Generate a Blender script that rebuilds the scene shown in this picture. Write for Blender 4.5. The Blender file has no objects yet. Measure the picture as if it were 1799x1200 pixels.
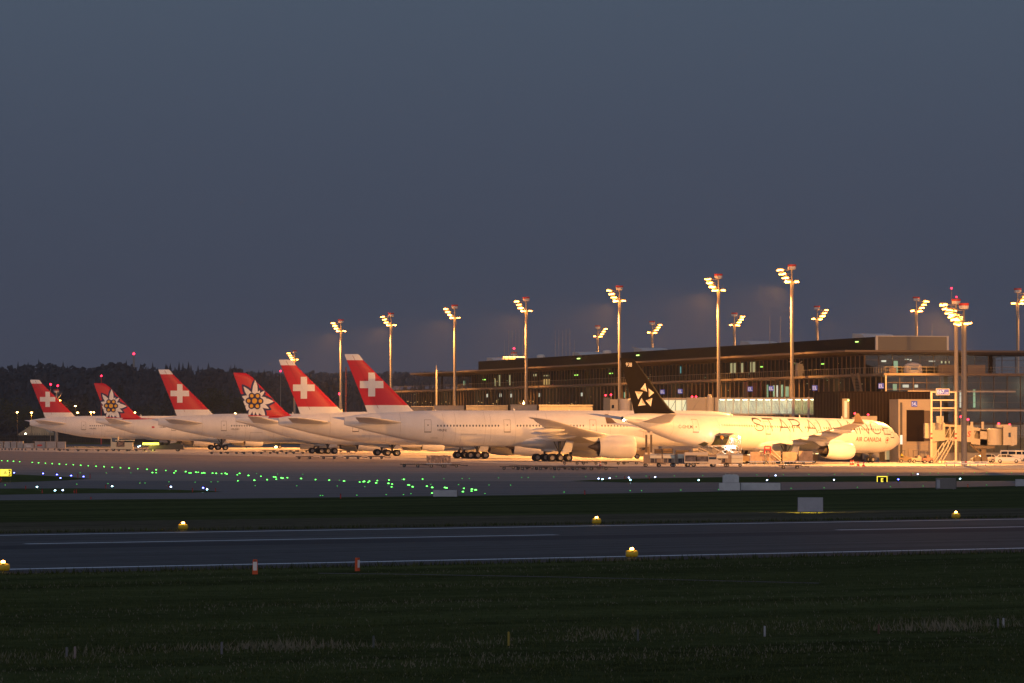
import bpy, bmesh, math, random
from mathutils import Vector, Matrix
from mathutils.geometry import tessellate_polygon
C = bpy.context.scene.collection
SC = bpy.context.scene
R = math.radians
random.seed(7)
# ------------------------------------------------------------------ camera
F, CX, Y0, H = 8000.0, 899.5, 748.0, 6.2       # focal length in pixels, centre column, horizon row, eye height
cam = bpy.data.cameras.new('camera'); camo = bpy.data.objects.new('camera', cam); C.objects.link(camo)
camo.location = (0, 0, H); camo.rotation_euler = (R(90) + math.atan((Y0 - 600) / F), 0, 0)
cam.sensor_width = 36.0; cam.lens = 36.0 * F / 1799.0; cam.clip_start = 1.0; cam.clip_end = 20000
SC.camera = camo
# ------------------------------------------------------------------ sky
w = bpy.data.worlds.new('World'); SC.world = w; w.use_nodes = True
nt = w.node_tree; nt.nodes.clear()
def N(t, **k):
    n = nt.nodes.new(t)
    for a, b in k.items(): setattr(n, a, b)
    return n
tc = N('ShaderNodeTexCoord'); sp = N('ShaderNodeSeparateXYZ'); nt.links.new(tc.outputs['Generated'], sp.inputs[0])
ramp = N('ShaderNodeValToRGB'); el = ramp.color_ramp.elements
SKY = [(0.0, (.045, .049, .076)), (.014, (.047, .054, .084)), (.035, (.051, .062, .095)), (.062, (.057, .073, .110)), (.095, (.066, .090, .131)), (.3, (.085, .12, .18)), (1.0, (.08, .115, .19))]
el[0].position = SKY[0][0]; el[0].color = (*SKY[0][1], 1); el[1].position = 1; el[1].color = (*SKY[-1][1], 1)
for p, c in SKY[1:-1]:
    e = el.new(p); e.color = (*c, 1)
nt.links.new(sp.outputs['Z'], ramp.inputs[0])
# afterglow low in the sky behind the camera
m1 = N('ShaderNodeMath', operation='MULTIPLY'); m1.inputs[1].default_value = -1; nt.links.new(sp.outputs['Y'], m1.inputs[0])
mr = N('ShaderNodeMapRange'); mr.inputs['From Min'].default_value = 0.0; mr.inputs['From Max'].default_value = 1.0; nt.links.new(m1.outputs[0], mr.inputs[0])
mz = N('ShaderNodeMapRange'); mz.inputs['From Min'].default_value = 0.35; mz.inputs['From Max'].default_value = 0.0; nt.links.new(sp.outputs['Z'], mz.inputs[0])
mm = N('ShaderNodeMath', operation='MULTIPLY'); nt.links.new(mr.outputs[0], mm.inputs[0]); nt.links.new(mz.outputs[0], mm.inputs[1])
mix = N('ShaderNodeMixRGB', blend_type='ADD'); mix.inputs[2].default_value = (1.65, 1.42, 1.38, 1)
nt.links.new(mm.outputs[0], mix.inputs[0]); nt.links.new(ramp.outputs[0], mix.inputs[1])
bg = N('ShaderNodeBackground'); bg.inputs[1].default_value = 1.0; nt.links.new(mix.outputs[0], bg.inputs[0])
wo = N('ShaderNodeOutputWorld'); nt.links.new(bg.outputs[0], wo.inputs[0])
SC.view_settings.view_transform = 'Standard'; SC.view_settings.look = 'None'; SC.view_settings.exposure = 0; SC.view_settings.gamma = 1
SC.cycles.use_denoising = True; SC.cycles.max_bounces = 4; SC.cycles.diffuse_bounces = 2; SC.cycles.glossy_bounces = 2
SC.cycles.transparent_max_bounces = 12; SC.cycles.sample_clamp_indirect = 3; SC.cycles.caustics_reflective = False; SC.cycles.caustics_refractive = False
SC.cycles.use_light_tree = True
HAZE = .00005
# ------------------------------------------------------------------ helpers
def G(px, py, z=0.0):
    "point at height z seen at a pixel of the photograph"
    d = F * (H - z) / (py - Y0)
    return Vector(((px - CX) * d / F, d, z))
def P(px, py, d):
    return Vector(((px - CX) * d / F, d, H + (Y0 - py) * d / F))
_mats = {}
def M(name, col=(.5, .5, .5), rough=.6, metal=0., var=0., scale=1., emit=None, es=0., spec=.4, alpha=1., sample=True, stretch=None, bump=0., obj=False):
    if name in _mats: return _mats[name]
    m = bpy.data.materials.new(name); m.use_nodes = True; t = m.node_tree; b = t.nodes['Principled BSDF']
    b.inputs['Base Color'].default_value = (*col, 1); b.inputs['Roughness'].default_value = rough
    b.inputs['Metallic'].default_value = metal; b.inputs['Specular IOR Level'].default_value = spec
    if emit:
        b.inputs['Emission Color'].default_value = (*emit, 1); b.inputs['Emission Strength'].default_value = es
    if alpha < 1: b.inputs['Alpha'].default_value = alpha
    if var > 0 or bump > 0:
        g = t.nodes.new('ShaderNodeTexCoord') if obj else t.nodes.new('ShaderNodeNewGeometry')
        mp = t.nodes.new('ShaderNodeMapping'); t.links.new(g.outputs['Object' if obj else 'Position'], mp.inputs[0])
        if stretch: mp.inputs['Scale'].default_value = stretch
        n = t.nodes.new('ShaderNodeTexNoise'); n.inputs['Scale'].default_value = scale; n.inputs['Detail'].default_value = 6; n.inputs['Roughness'].default_value = .65
        t.links.new(mp.outputs[0], n.inputs['Vector'])
        if var > 0:
            r = t.nodes.new('ShaderNodeValToRGB'); r.color_ramp.elements[0].position = .3; r.color_ramp.elements[1].position = .7
            r.color_ramp.elements[0].color = (*[c * (1 - var) for c in col], 1); r.color_ramp.elements[1].color = (*[min(1, c * (1 + var)) for c in col], 1)
            t.links.new(n.outputs[0], r.inputs[0]); t.links.new(r.outputs[0], b.inputs['Base Color'])
        if bump > 0:
            bp = t.nodes.new('ShaderNodeBump'); bp.inputs['Strength'].default_value = bump; bp.inputs['Distance'].default_value = .05
            t.links.new(n.outputs[0], bp.inputs['Height']); t.links.new(bp.outputs[0], b.inputs['Normal'])
    if not sample: m.cycles.emission_sampling = 'NONE'
    _mats[name] = m; return m
class MB:
    def __init__(s): s.v = []; s.f = []; s.m = []
    def add(s, vs, fs, mi=0):
        o = len(s.v); s.v += [tuple(p) for p in vs]; s.f += [tuple(i + o for i in f) for f in fs]; s.m += [mi] * len(fs); return s
    def box(s, x0, x1, y0, y1, z0, z1, mi=0, tf=None):
        v = [Vector((x, y, z)) for z in (z0, z1) for y in (y0, y1) for x in (x0, x1)]
        if tf: v = [tf @ p for p in v]
        return s.add(v, [(0, 2, 3, 1), (4, 5, 7, 6), (0, 1, 5, 4), (2, 6, 7, 3), (0, 4, 6, 2), (1, 3, 7, 5)], mi)
    def tube(s, p0, p1, r0, r1=None, n=10, mi=0, cap=True):
        r1 = r0 if r1 is None else r1; p0 = Vector(p0); p1 = Vector(p1); d = (p1 - p0).normalized()
        a = d.orthogonal().normalized(); b = d.cross(a)
        vs = []
        for p, r in ((p0, r0), (p1, r1)):
            vs += [p + (a * math.cos(t) + b * math.sin(t)) * r for t in [2 * math.pi * i / n for i in range(n)]]
        fs = [(i, (i + 1) % n, n + (i + 1) % n, n + i) for i in range(n)]
        if cap: fs += [tuple(range(n - 1, -1, -1)), tuple(range(n, 2 * n))]
        return s.add(vs, fs, mi)
    def lathe(s, prof, o=(0, 0, 0), ax='x', n=24, mi=0):
        "prof: (along, radius)"
        o = Vector(o); vs = []
        for a, r in prof:
            for i in range(n):
                t = 2 * math.pi * i / n; c, q = math.cos(t) * r, math.sin(t) * r
                vs.append(o + Vector((a, c, q) if ax == 'x' else ((q, a, c) if ax == 'y' else (c, q, a))))
        fs = [(k * n + i, k * n + (i + 1) % n, (k + 1) * n + (i + 1) % n, (k + 1) * n + i) for k in range(len(prof) - 1) for i in range(n)]
        return s.add(vs, fs, mi)
    def loft(s, rings, mi=0, caps=True, mis=None):
        n = len(rings[0]); vs = [p for r in rings for p in r]; k0 = len(s.f)
        for k in range(len(rings) - 1):
            s.add([], [], 0)
        o = len(s.v); s.v += [tuple(p) for p in vs]
        for k in range(len(rings) - 1):
            for i in range(n):
                s.f.append((o + k * n + i, o + k * n + (i + 1) % n, o + (k + 1) * n + (i + 1) % n, o + (k + 1) * n + i)); s.m.append(mis[k] if mis else mi)
        if caps:
            s.f.append(tuple(o + i for i in range(n - 1, -1, -1))); s.m.append(mis[0] if mis else mi)
            e = o + (len(rings) - 1) * n; s.f.append(tuple(e + i for i in range(n))); s.m.append(mis[-1] if mis else mi)
        return s
    def prism(s, poly, y0, y1, mi=0, ax='y'):
        "poly in (x,z), extruded along y (or in (y,z) along x, or in (x,y) along z)"
        mk = {'y': lambda a, b, c: (a, c, b), 'x': lambda a, b, c: (c, a, b), 'z': lambda a, b, c: (a, b, c)}[ax]
        n = len(poly); vs = [mk(a, b, y0) for a, b in poly] + [mk(a, b, y1) for a, b in poly]
        return s.add(vs, [tuple(range(n)), tuple(range(2 * n - 1, n - 1, -1))] + [(i, n + i, n + (i + 1) % n, (i + 1) % n) for i in range(n)], mi)
    def mesh(s, name, mats, smooth=False, ang=35):
        me = bpy.data.meshes.new(name); me.from_pydata(s.v, [], s.f)
        for m in (mats if isinstance(mats, (list, tuple)) else [mats]): me.materials.append(m)
        if any(s.m): me.polygons.foreach_set('material_index', s.m)
        b = bmesh.new(); b.from_mesh(me)
        bmesh.ops.recalc_face_normals(b, faces=b.faces) if len(s.f) < 60000 else None
        b.to_mesh(me); b.free()
        if smooth:
            me.polygons.foreach_set('use_smooth', [True] * len(me.polygons)); me.set_sharp_from_angle(angle=R(ang))
        me.update(); return me
    def build(s, name, mats, parent=None, smooth=False, ang=35, loc=None, rotz=None):
        o = bpy.data.objects.new(name, s.mesh(name, mats, smooth, ang)); C.objects.link(o)
        if parent: o.parent = parent
        if loc is not None: o.location = loc
        if rotz is not None: o.rotation_euler.z = rotz
        return o
def tag(o, label=None, cat=None, group=None, kind=None):
    if label: o['label'] = label
    if cat: o['category'] = cat
    if group: o['group'] = group
    if kind: o['kind'] = kind
    return o
def empty(name, loc=(0, 0, 0), rz=0., label=None, cat=None, group=None):
    o = bpy.data.objects.new(name, None); C.objects.link(o); o.location = loc; o.rotation_euler.z = rz; o.empty_display_size = .5
    return tag(o, label, cat, group)
def dup(root, loc=None, rz=None, label=None, group=None):
    def cp(o, par):
        c = o.copy(); C.objects.link(c); c.parent = par
        for ch in kids.get(o, []): cp(ch, c)
        return c
    kids = {}
    for o in list(C.objects):
        if o.parent: kids.setdefault(o.parent, []).append(o)
    r = cp(root, None)
    if loc is not None: r.location = loc
    if rz is not None: r.rotation_euler.z = rz
    if label: r['label'] = label
    if group: r['group'] = group
    return r
def lamp(name, kind, loc, e, col, parent=None, size=.3, target=None, cone=150, blend=.5):
    l = bpy.data.lights.new(name, kind); l.energy = e; l.color = col; l.shadow_soft_size = size
    if kind == 'SPOT': l.spot_size = R(cone); l.spot_blend = blend
    o = bpy.data.objects.new(name, l); C.objects.link(o); o.location = loc
    if target is not None: o.rotation_euler = (Vector(target) - Vector(loc)).to_track_quat('-Z', 'Y').to_euler()
    if parent: o.parent = parent
    return o
# surface decals
def split_tris(tris, L):
    out = []; st = list(tris)
    while st:
        t = st.pop(); e = [(t[(i + 1) % 3] - t[i]).length for i in range(3)]; k = max(range(3), key=lambda i: e[i])
        if e[k] <= L: out.append(t); continue
        a, b, c = t[k], t[(k + 1) % 3], t[(k + 2) % 3]; m = (a + b) / 2
        st.append((a, m, c)); st.append((m, b, c))
    return out
def tess(poly):
    p = [Vector((a, b, 0)) for a, b in poly]
    return [tuple(Vector((p[i].x, p[i].y)) for i in t) for t in tessellate_polygon([p])]
def decal(name, polys, mapper, mat, parent, off=.015, L=.5, tris=None):
    T = list(tris or [])
    for p in polys:
        if len(p) >= 3: T += tess(p)
    T = split_tris(T, L); mb = MB()
    for t in T: mb.add([mapper(q.x, q.y, off) for q in t], [(0, 1, 2)])
    return mb.build(name, mat, parent) if mb.f else None
def clip(poly, planes):
    "Sutherland-Hodgman against half planes (px,pz,nx,nz): keep (p-P).n >= 0"
    for (ax, az, nx, nz) in planes:
        out = []
        for i in range(len(poly)):
            a, b = poly[i], poly[(i + 1) % len(poly)]
            da = (a[0] - ax) * nx + (a[1] - az) * nz; db = (b[0] - ax) * nx + (b[1] - az) * nz
            if da >= 0: out.append(a)
            if da * db < 0:
                t = da / (da - db); out.append((a[0] + (b[0] - a[0]) * t, a[1] + (b[1] - a[1]) * t))
        poly = out
        if len(poly) < 3: return []
    return poly
def rect(x0, x1, z0, z1): return [(x0, z0), (x1, z0), (x1, z1), (x0, z1)]
def frame_polys(x0, x1, z0, z1, t):
    return [rect(x0, x1, z0, z0 + t), rect(x0, x1, z1 - t, z1), rect(x0, x0 + t, z0 + t, z1 - t), rect(x1 - t, x1, z0 + t, z1 - t)]
def disc(cx, cz, r, n=20, sx=1.): return [(cx + r * sx * math.cos(2 * math.pi * i / n), cz + r * math.sin(2 * math.pi * i / n)) for i in range(n)]
def stroke(pts, wd):
    out = []
    for (a, b), (c, d) in zip(pts, pts[1:]):
        l = math.hypot(c - a, d - b) or 1; nx, nz = -(d - b) / l * wd / 2, (c - a) / l * wd / 2; ex, ez = (c - a) / l * wd / 2, (d - b) / l * wd / 2
        out.append([(a + nx - ex, b + nz - ez), (a - nx - ex, b - nz - ez), (c - nx + ex, d - nz + ez), (c + nx + ex, d + nz + ez)])
    return out
def text_tris(body, height, cx, cz, shear=0., bold=0., sx=1.):
    cu = bpy.data.curves.new('txt', 'FONT'); cu.body = body; cu.size = 1; cu.align_x = 'CENTER'; cu.shear = shear; cu.offset = bold; cu.resolution_u = 3
    ob = bpy.data.objects.new('txt', cu); C.objects.link(ob)
    me = bpy.data.meshes.new_from_object(ob.evaluated_get(bpy.context.evaluated_depsgraph_get()))
    bpy.data.objects.remove(ob); bpy.data.curves.remove(cu)
    if not me.vertices: return []
    xs = [v.co.x for v in me.vertices]; ys = [v.co.y for v in me.vertices]
    k = height / (max(ys) - min(ys)); mx = (max(xs) + min(xs)) / 2; my = (max(ys) + min(ys)) / 2
    me.calc_loop_triangles()
    T = [tuple(Vector(((me.vertices[i].co.x - mx) * k * sx + cx, (me.vertices[i].co.y - my) * k + cz)) for i in t.vertices) for t in me.loop_triangles]
    bpy.data.meshes.remove(me); return T
# ------------------------------------------------------------------ materials
SOD = (1.0, .41, .09)
white = M('white_paint', (.76, .755, .74), .36, var=.07, scale=.9, stretch=(.5, .5, .22))
red = M('red_paint', (.50, .006, .018), .35, var=.05, scale=.3)
navy = M('navy_paint', (.012, .016, .10), .5)
yellowp = M('yellow_paint', (.75, .42, .03), .5)
blackp = M('black_paint', (.010, .008, .006), .6, spec=.06)
darkm = M('dark_metal', (.05, .05, .05), .5, metal=.3)
tyre = M('tyre_rubber', (.015, .015, .016), .85, var=.1, scale=3)
rimm = M('rim_metal', (.35, .34, .33), .45, metal=.4)
steel = M('bare_steel', (.45, .45, .46), .3, metal=.85)
hot = M('exhaust_metal', (.12, .10, .09), .45, metal=.7)
glassd = M('dark_glass', (.015, .02, .03), .08, spec=.8)
winb = M('window_brown_glass', (.26, .17, .10), .4)
winm = M('window_dark', (.05, .07, .10), .25, spec=.6)
linem = M('seam_grey', (.18, .17, .17), .6)
gtxt = M('letter_dark', (.05, .05, .055), .6)
# ------------------------------------------------------------------ airliners (local x from tail end to nose, -y is the side we see)
def interp(st, x):
    if x <= st[0][0]: return st[0][1:]
    for a, b in zip(st, st[1:]):
        if x <= b[0]:
            t = (x - a[0]) / (b[0] - a[0]); return tuple(p + (q - p) * t for p, q in zip(a[1:], b[1:]))
    return st[-1][1:]
def smooth_stations(st, step=.5, it=4):
    L = st[-1][0]; xs = [i * step for i in range(int(L / step) + 1)]
    if L - xs[-1] > .05: xs.append(L)
    xs = xs[:1] + [xs[1]] + xs[2:]
    v = [list(interp(st, x)) for x in xs]
    for _ in range(it):
        v = [v[0]] + [[(v[i - 1][k] + 2 * v[i][k] + v[i + 1][k]) / 4 for k in range(3)] for i in range(1, len(v) - 2)] + v[-2:]
    return [(x, *q) for x, q in zip(xs, v)]
def fus_map(ST):
    def f(x, z, off):
        zt, zb, hw = interp(ST, x); zc = (zt + zb) / 2; h = (zt - zb) / 2
        q = max(-1, min(1, (z - zc) / h)); y = hw * math.sqrt(max(0, 1 - q * q))
        n = Vector((0, y / hw ** 2 if hw else 1, (z - zc) / h ** 2)); n.normalize()
        return Vector((x, -(y + n.y * off), z + n.z * off))
    return f
def foil(n=9):
    us = [(1 - math.cos(math.pi * i / n)) / 2 for i in range(n + 1)]
    th = lambda u: 5 * (.2969 * math.sqrt(u) - .126 * u - .3516 * u ** 2 + .2843 * u ** 3 - .1015 * u ** 4)
    return us, th
US, TH = foil()
def lifting(secs, side):
    "secs: (y, xLE, chord, z, t/c)"
    rings = []
    for (y, xl, ch, z, tc) in secs:
        r = [(xl - u * ch, side * y, z + TH(u) * tc * ch) for u in US] + [(xl - u * ch, side * y, z - TH(u) * tc * ch * .9) for u in US[-2:0:-1]]
        rings.append(r)
    return MB().loft(rings)
def fin_mb(secs, bands=None):
    rings = []
    for (z, te, le, ht) in secs:
        ch = le - te
        rings.append([(le - u * ch, -TH(u) * 2 * ht, z) for u in US] + [(le - u * ch, TH(u) * 2 * ht, z) for u in US[-2:0:-1]])
    return MB().loft(rings, mis=bands)
def fin_map(secs):
    S = [(z, te, le, ht) for z, te, le, ht in secs]
    def f(x, z, off):
        te, le, ht = interp(S, z); u = min(1, max(0, (le - x) / (le - te)))
        return Vector((x, -(TH(u) * 2 * ht + off), z))
    return f
def wheel_mb(r, wd, zc=0):
    m = MB()
    m.lathe([(-wd / 2, r * .55), (-wd / 2, r * .85), (-wd * .38, r * .97), (wd * .38, r * .97), (wd / 2, r * .85), (wd / 2, r * .55)], ax='y', n=20, mi=0)
    m.lathe([(-wd * .42, 0.001), (-wd * .42, r * .2), (-wd * .3, r * .3), (-wd * .42, r * .55), (-wd / 2, r * .56)], ax='y', n=20, mi=1)
    m.lathe([(wd * .42, 0.001), (wd * .42, r * .2), (wd * .3, r * .3), (wd * .42, r * .55), (wd / 2, r * .56)], ax='y', n=20, mi=1)
    return m
_wm = {}
def bogie(root, x, y, rows, r, pitch, zg, ztop, track=1.4, name='main_gear'):
    m = MB(); span = (rows - 1) * pitch
    m.tube((x, y, zg + r + .1), (x, y, ztop), .2, .26)
    m.tube((x, y, zg + r + 1.0), (x + .3, y + (.9 if y < 0 else -.9), ztop), .1)
    m.tube((x, y, zg + r + .7), (x - 1.1, y, ztop - .2), .09); m.tube((x, y, zg + r + .6), (x + 1.2, y, ztop - .1), .08)
    if rows > 1: m.tube((x - span / 2, y, zg + r), (x + span / 2, y, zg + r), .15)
    for k in range(rows):
        ax = x - span / 2 + k * pitch; m.tube((ax, y - track / 2, zg + r), (ax, y + track / 2, zg + r), .1)
    g = m.build(name, darkm, root, True)
    key = (r,)
    if key not in _wm: _wm[key] = wheel_mb(r, r * .75).mesh('wheel', [tyre, rimm], True)
    for k in range(rows):
        for sy in (-1, 1):
            o = bpy.data.objects.new('wheel', _wm[key]); C.objects.link(o); o.parent = g
            o.location = (x - span / 2 + k * pitch, y + sy * track / 2, zg + r)
    return g
def engine(root, xi, xn, y, z, r, coremb=True):
    L = xi - xn; P_ = MB()
    prof = [(xn, r * .80), (xn + L * .12, r * .88), (xn + L * .35, r * .98), (xn + L * .6, r * 1.0), (xn + L * .85, r * .96), (xn + L * .96, r * .88), (xn + L, r * .80)]
    P_.lathe(prof, (0, y, z), n=36, mi=0)
    P_.lathe([(xn + L, r * .80), (xn + L * .985, r * .76), (xn + L * .9, r * .74), (xn + L * .7, r * .76)], (0, y, z), n=36, mi=1)
    P_.lathe([(xn, r * .80), (xn + .02, r * .77), (xn + L * .15, r * .74), (xn + L * .4, r * .7)], (0, y, z), n=36, mi=1)
    P_.lathe([(xn + L * .7, .01), (xn + L * .7, r * .76)], (0, y, z), n=36, mi=2)
    nac = P_.build('engine', [white, steel, darkm], root, True, 50)
    Q = MB(); Q.lathe([(xn + L * .4, r * .7), (xn + L * .3, r * .52), (xn - .1, r * .40), (xn - L * .1, r * .34), (xn - L * .1, r * .28)], (0, y, z), n=28, mi=0)
    Q.lathe([(xn - L * .05, r * .27), (xn - L * .16, r * .22), (xn - L * .30, .02)], (0, y, z), n=20, mi=0)
    Q.build('exhaust_cone', [hot], nac, True)
    S = MB(); S.lathe([(xi + .05, .02), (xi - .3, r * .2), (xi - .7, r * .26)], (0, y, z), n=16)
    S.build('spinner', darkm, nac, True)
    return nac
def pylon(root, xi, xn, y, z, r, zw, xw0, xw1):
    L = xi - xn; m = MB()
    poly = [(xi - L * .2, z + r * .9), (xi - L * .35, z + r * 1.12), (xw1, zw + .15), (xw0, zw - .25), (xn - L * .15, z + r * .45), (xn + .5, z + r * .5)]
    m.prism(poly, y - .22, y + .22); m.build('pylon', white, root)
def canoe(root, x0, x1, y, z, r):
    L = x1 - x0; m = MB(); m.lathe([(0, .02), (L * .15, r * .6), (L * .35, r), (L * .65, r), (L * .88, r * .6), (L, .05)], n=12)
    m.v = [(a + x0, b * .75 + y, c + z + (a / L) * .0) for a, b, c in m.v]
    m.build('flap_fairing', white, root, True)
LET = {
 'S': (2.1, [[(1.95, .80), (1.75, .93), (1.35, 1), (.8, 1), (.35, .93), (.12, .78), (.25, .62), (.7, .53), (1.3, .47), (1.8, .37), (1.98, .22), (1.8, .08), (1.35, 0), (.75, 0), (.3, .07), (.08, .2)]]),
 'T': (2.2, [[(0, 1), (2.2, 1)], [(1.1, 1), (1.1, 0)]]),
 'A': (2.3, [[(0, 0), (1.15, 1), (2.3, 0)], [(.36, .32), (1.94, .32)]]),
 'R': (2.1, [[(.1, 0), (.1, 1), (1.4, 1), (1.85, .9), (2.0, .76), (1.85, .6), (1.4, .5), (.1, .5)], [(1.15, .5), (2.05, 0)]]),
 'L': (1.75, [[(.1, 1), (.1, 0), (1.75, 0)]]), 'I': (.5, [[(.25, 1), (.25, 0)]]),
 'N': (2.2, [[(.1, 0), (.1, 1), (2.1, 0), (2.1, 1)]]),
 'C': (2.2, [[(2.1, .84), (1.75, .96), (1.25, 1), (.7, .95), (.25, .77), (.08, .5), (.25, .23), (.7, .05), (1.25, 0), (1.75, .05), (2.1, .17)]]),
 'E': (1.9, [[(1.9, 1), (.1, 1), (.1, 0), (1.9, 0)], [(.1, .5), (1.6, .5)]])}
ST777 = smooth_stations([(0, 7.72, 6.3, .18), (2, 8.05, 5.85, .7), (4, 8.3, 5.3, 1.05), (8.6, 8.62, 4.25, 1.75), (13.4, 8.8, 3.35, 2.35), (18, 8.85, 2.85, 2.8), (22, 8.85, 2.65, 3.02), (25, 8.85, 2.62, 3.1),
    (63, 8.85, 2.62, 3.1), (66, 8.75, 2.64, 3.03), (68.5, 8.4, 2.72, 2.8), (70.5, 7.75, 2.9, 2.4), (72.3, 6.7, 3.3, 1.7), (73.4, 5.8, 3.9, .95), (73.9, 5.0, 4.5, .2)])
ST330 = smooth_stations([(0, 7.72, 7.02, .33), (1, 7.98, 6.85, .5), (3, 8.25, 6.3, .95), (6, 8.38, 5.4, 1.45), (11, 8.42, 4.05, 2.1), (15.8, 8.42, 3.1, 2.6), (20, 8.42, 2.85, 2.78), (23, 8.42, 2.78, 2.82),
    (54, 8.42, 2.78, 2.82), (57, 8.38, 2.82, 2.76), (59.5, 8.0, 2.98, 2.4), (61.3, 7.25, 3.3, 1.85), (62.7, 6.35, 3.8, 1.2), (63.4, 5.75, 4.3, .7), (63.7, 5.3, 4.8, .2)])
FIN777 = [(8.0, 4.3, 13.4, .5), (8.9, 3.9, 12.0, .5), (9.75, 3.6, 11.2, .46), (17.5, .4, 3.3, .16), (18.4, .05, 2.6, .14), (18.55, .1, 2.3, .03)]
FIN330 = [(8.0, 2.65, 13.2, .42), (8.5, 2.5, 11.6, .45), (9.3, 2.25, 10.3, .45), (10.5, 1.85, 9.0, .42), (16.2, -.45, 3.2, .16), (16.9, -.72, 2.1, .13), (17.05, -.6, 1.6, .03)]
STZ = {'777': [(1.2, 10.2, 7.8, 6.75, .09), (2.4, 9.2, 7.1, 6.85, .09), (10.3, 2.6, 2.7, 7.6, .08), (10.8, 1.5, 1.6, 7.65, .06)],
       '330': [(1.0, 9.6, 6.2, 6.9, .10), (2.0, 8.8, 5.7, 7.05, .10), (9.3, 3.2, 2.3, 8.1, .09), (9.75, 2.5, 1.6, 8.15, .06)]}
WG = {'777': [(2.2, 51.5, 15.2, 3.75, .12), (3.2, 49.2, 13.6, 3.8, .12), (9.8, 44.3, 9.7, 4.6, .10), (20, 36.8, 6.0, 5.75, .09), (28.5, 30.6, 3.6, 6.95, .09), (30.4, 28.8, 2.6, 7.25, .08), (32.4, 25.6, .9, 7.6, .06)],
      '330': [(2.0, 43.6, 12.6, 3.7, .13), (3.0, 42.2, 11.2, 3.8, .13), (9.4, 38.0, 7.4, 4.7, .11), (19, 31.9, 5.0, 6.0, .10), (28.6, 25.9, 2.9, 7.05, .09)]}
def door_polys(x, z0, z1, wd, t=.05): return frame_polys(x - wd / 2, x + wd / 2, z0, z1, t)
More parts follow.
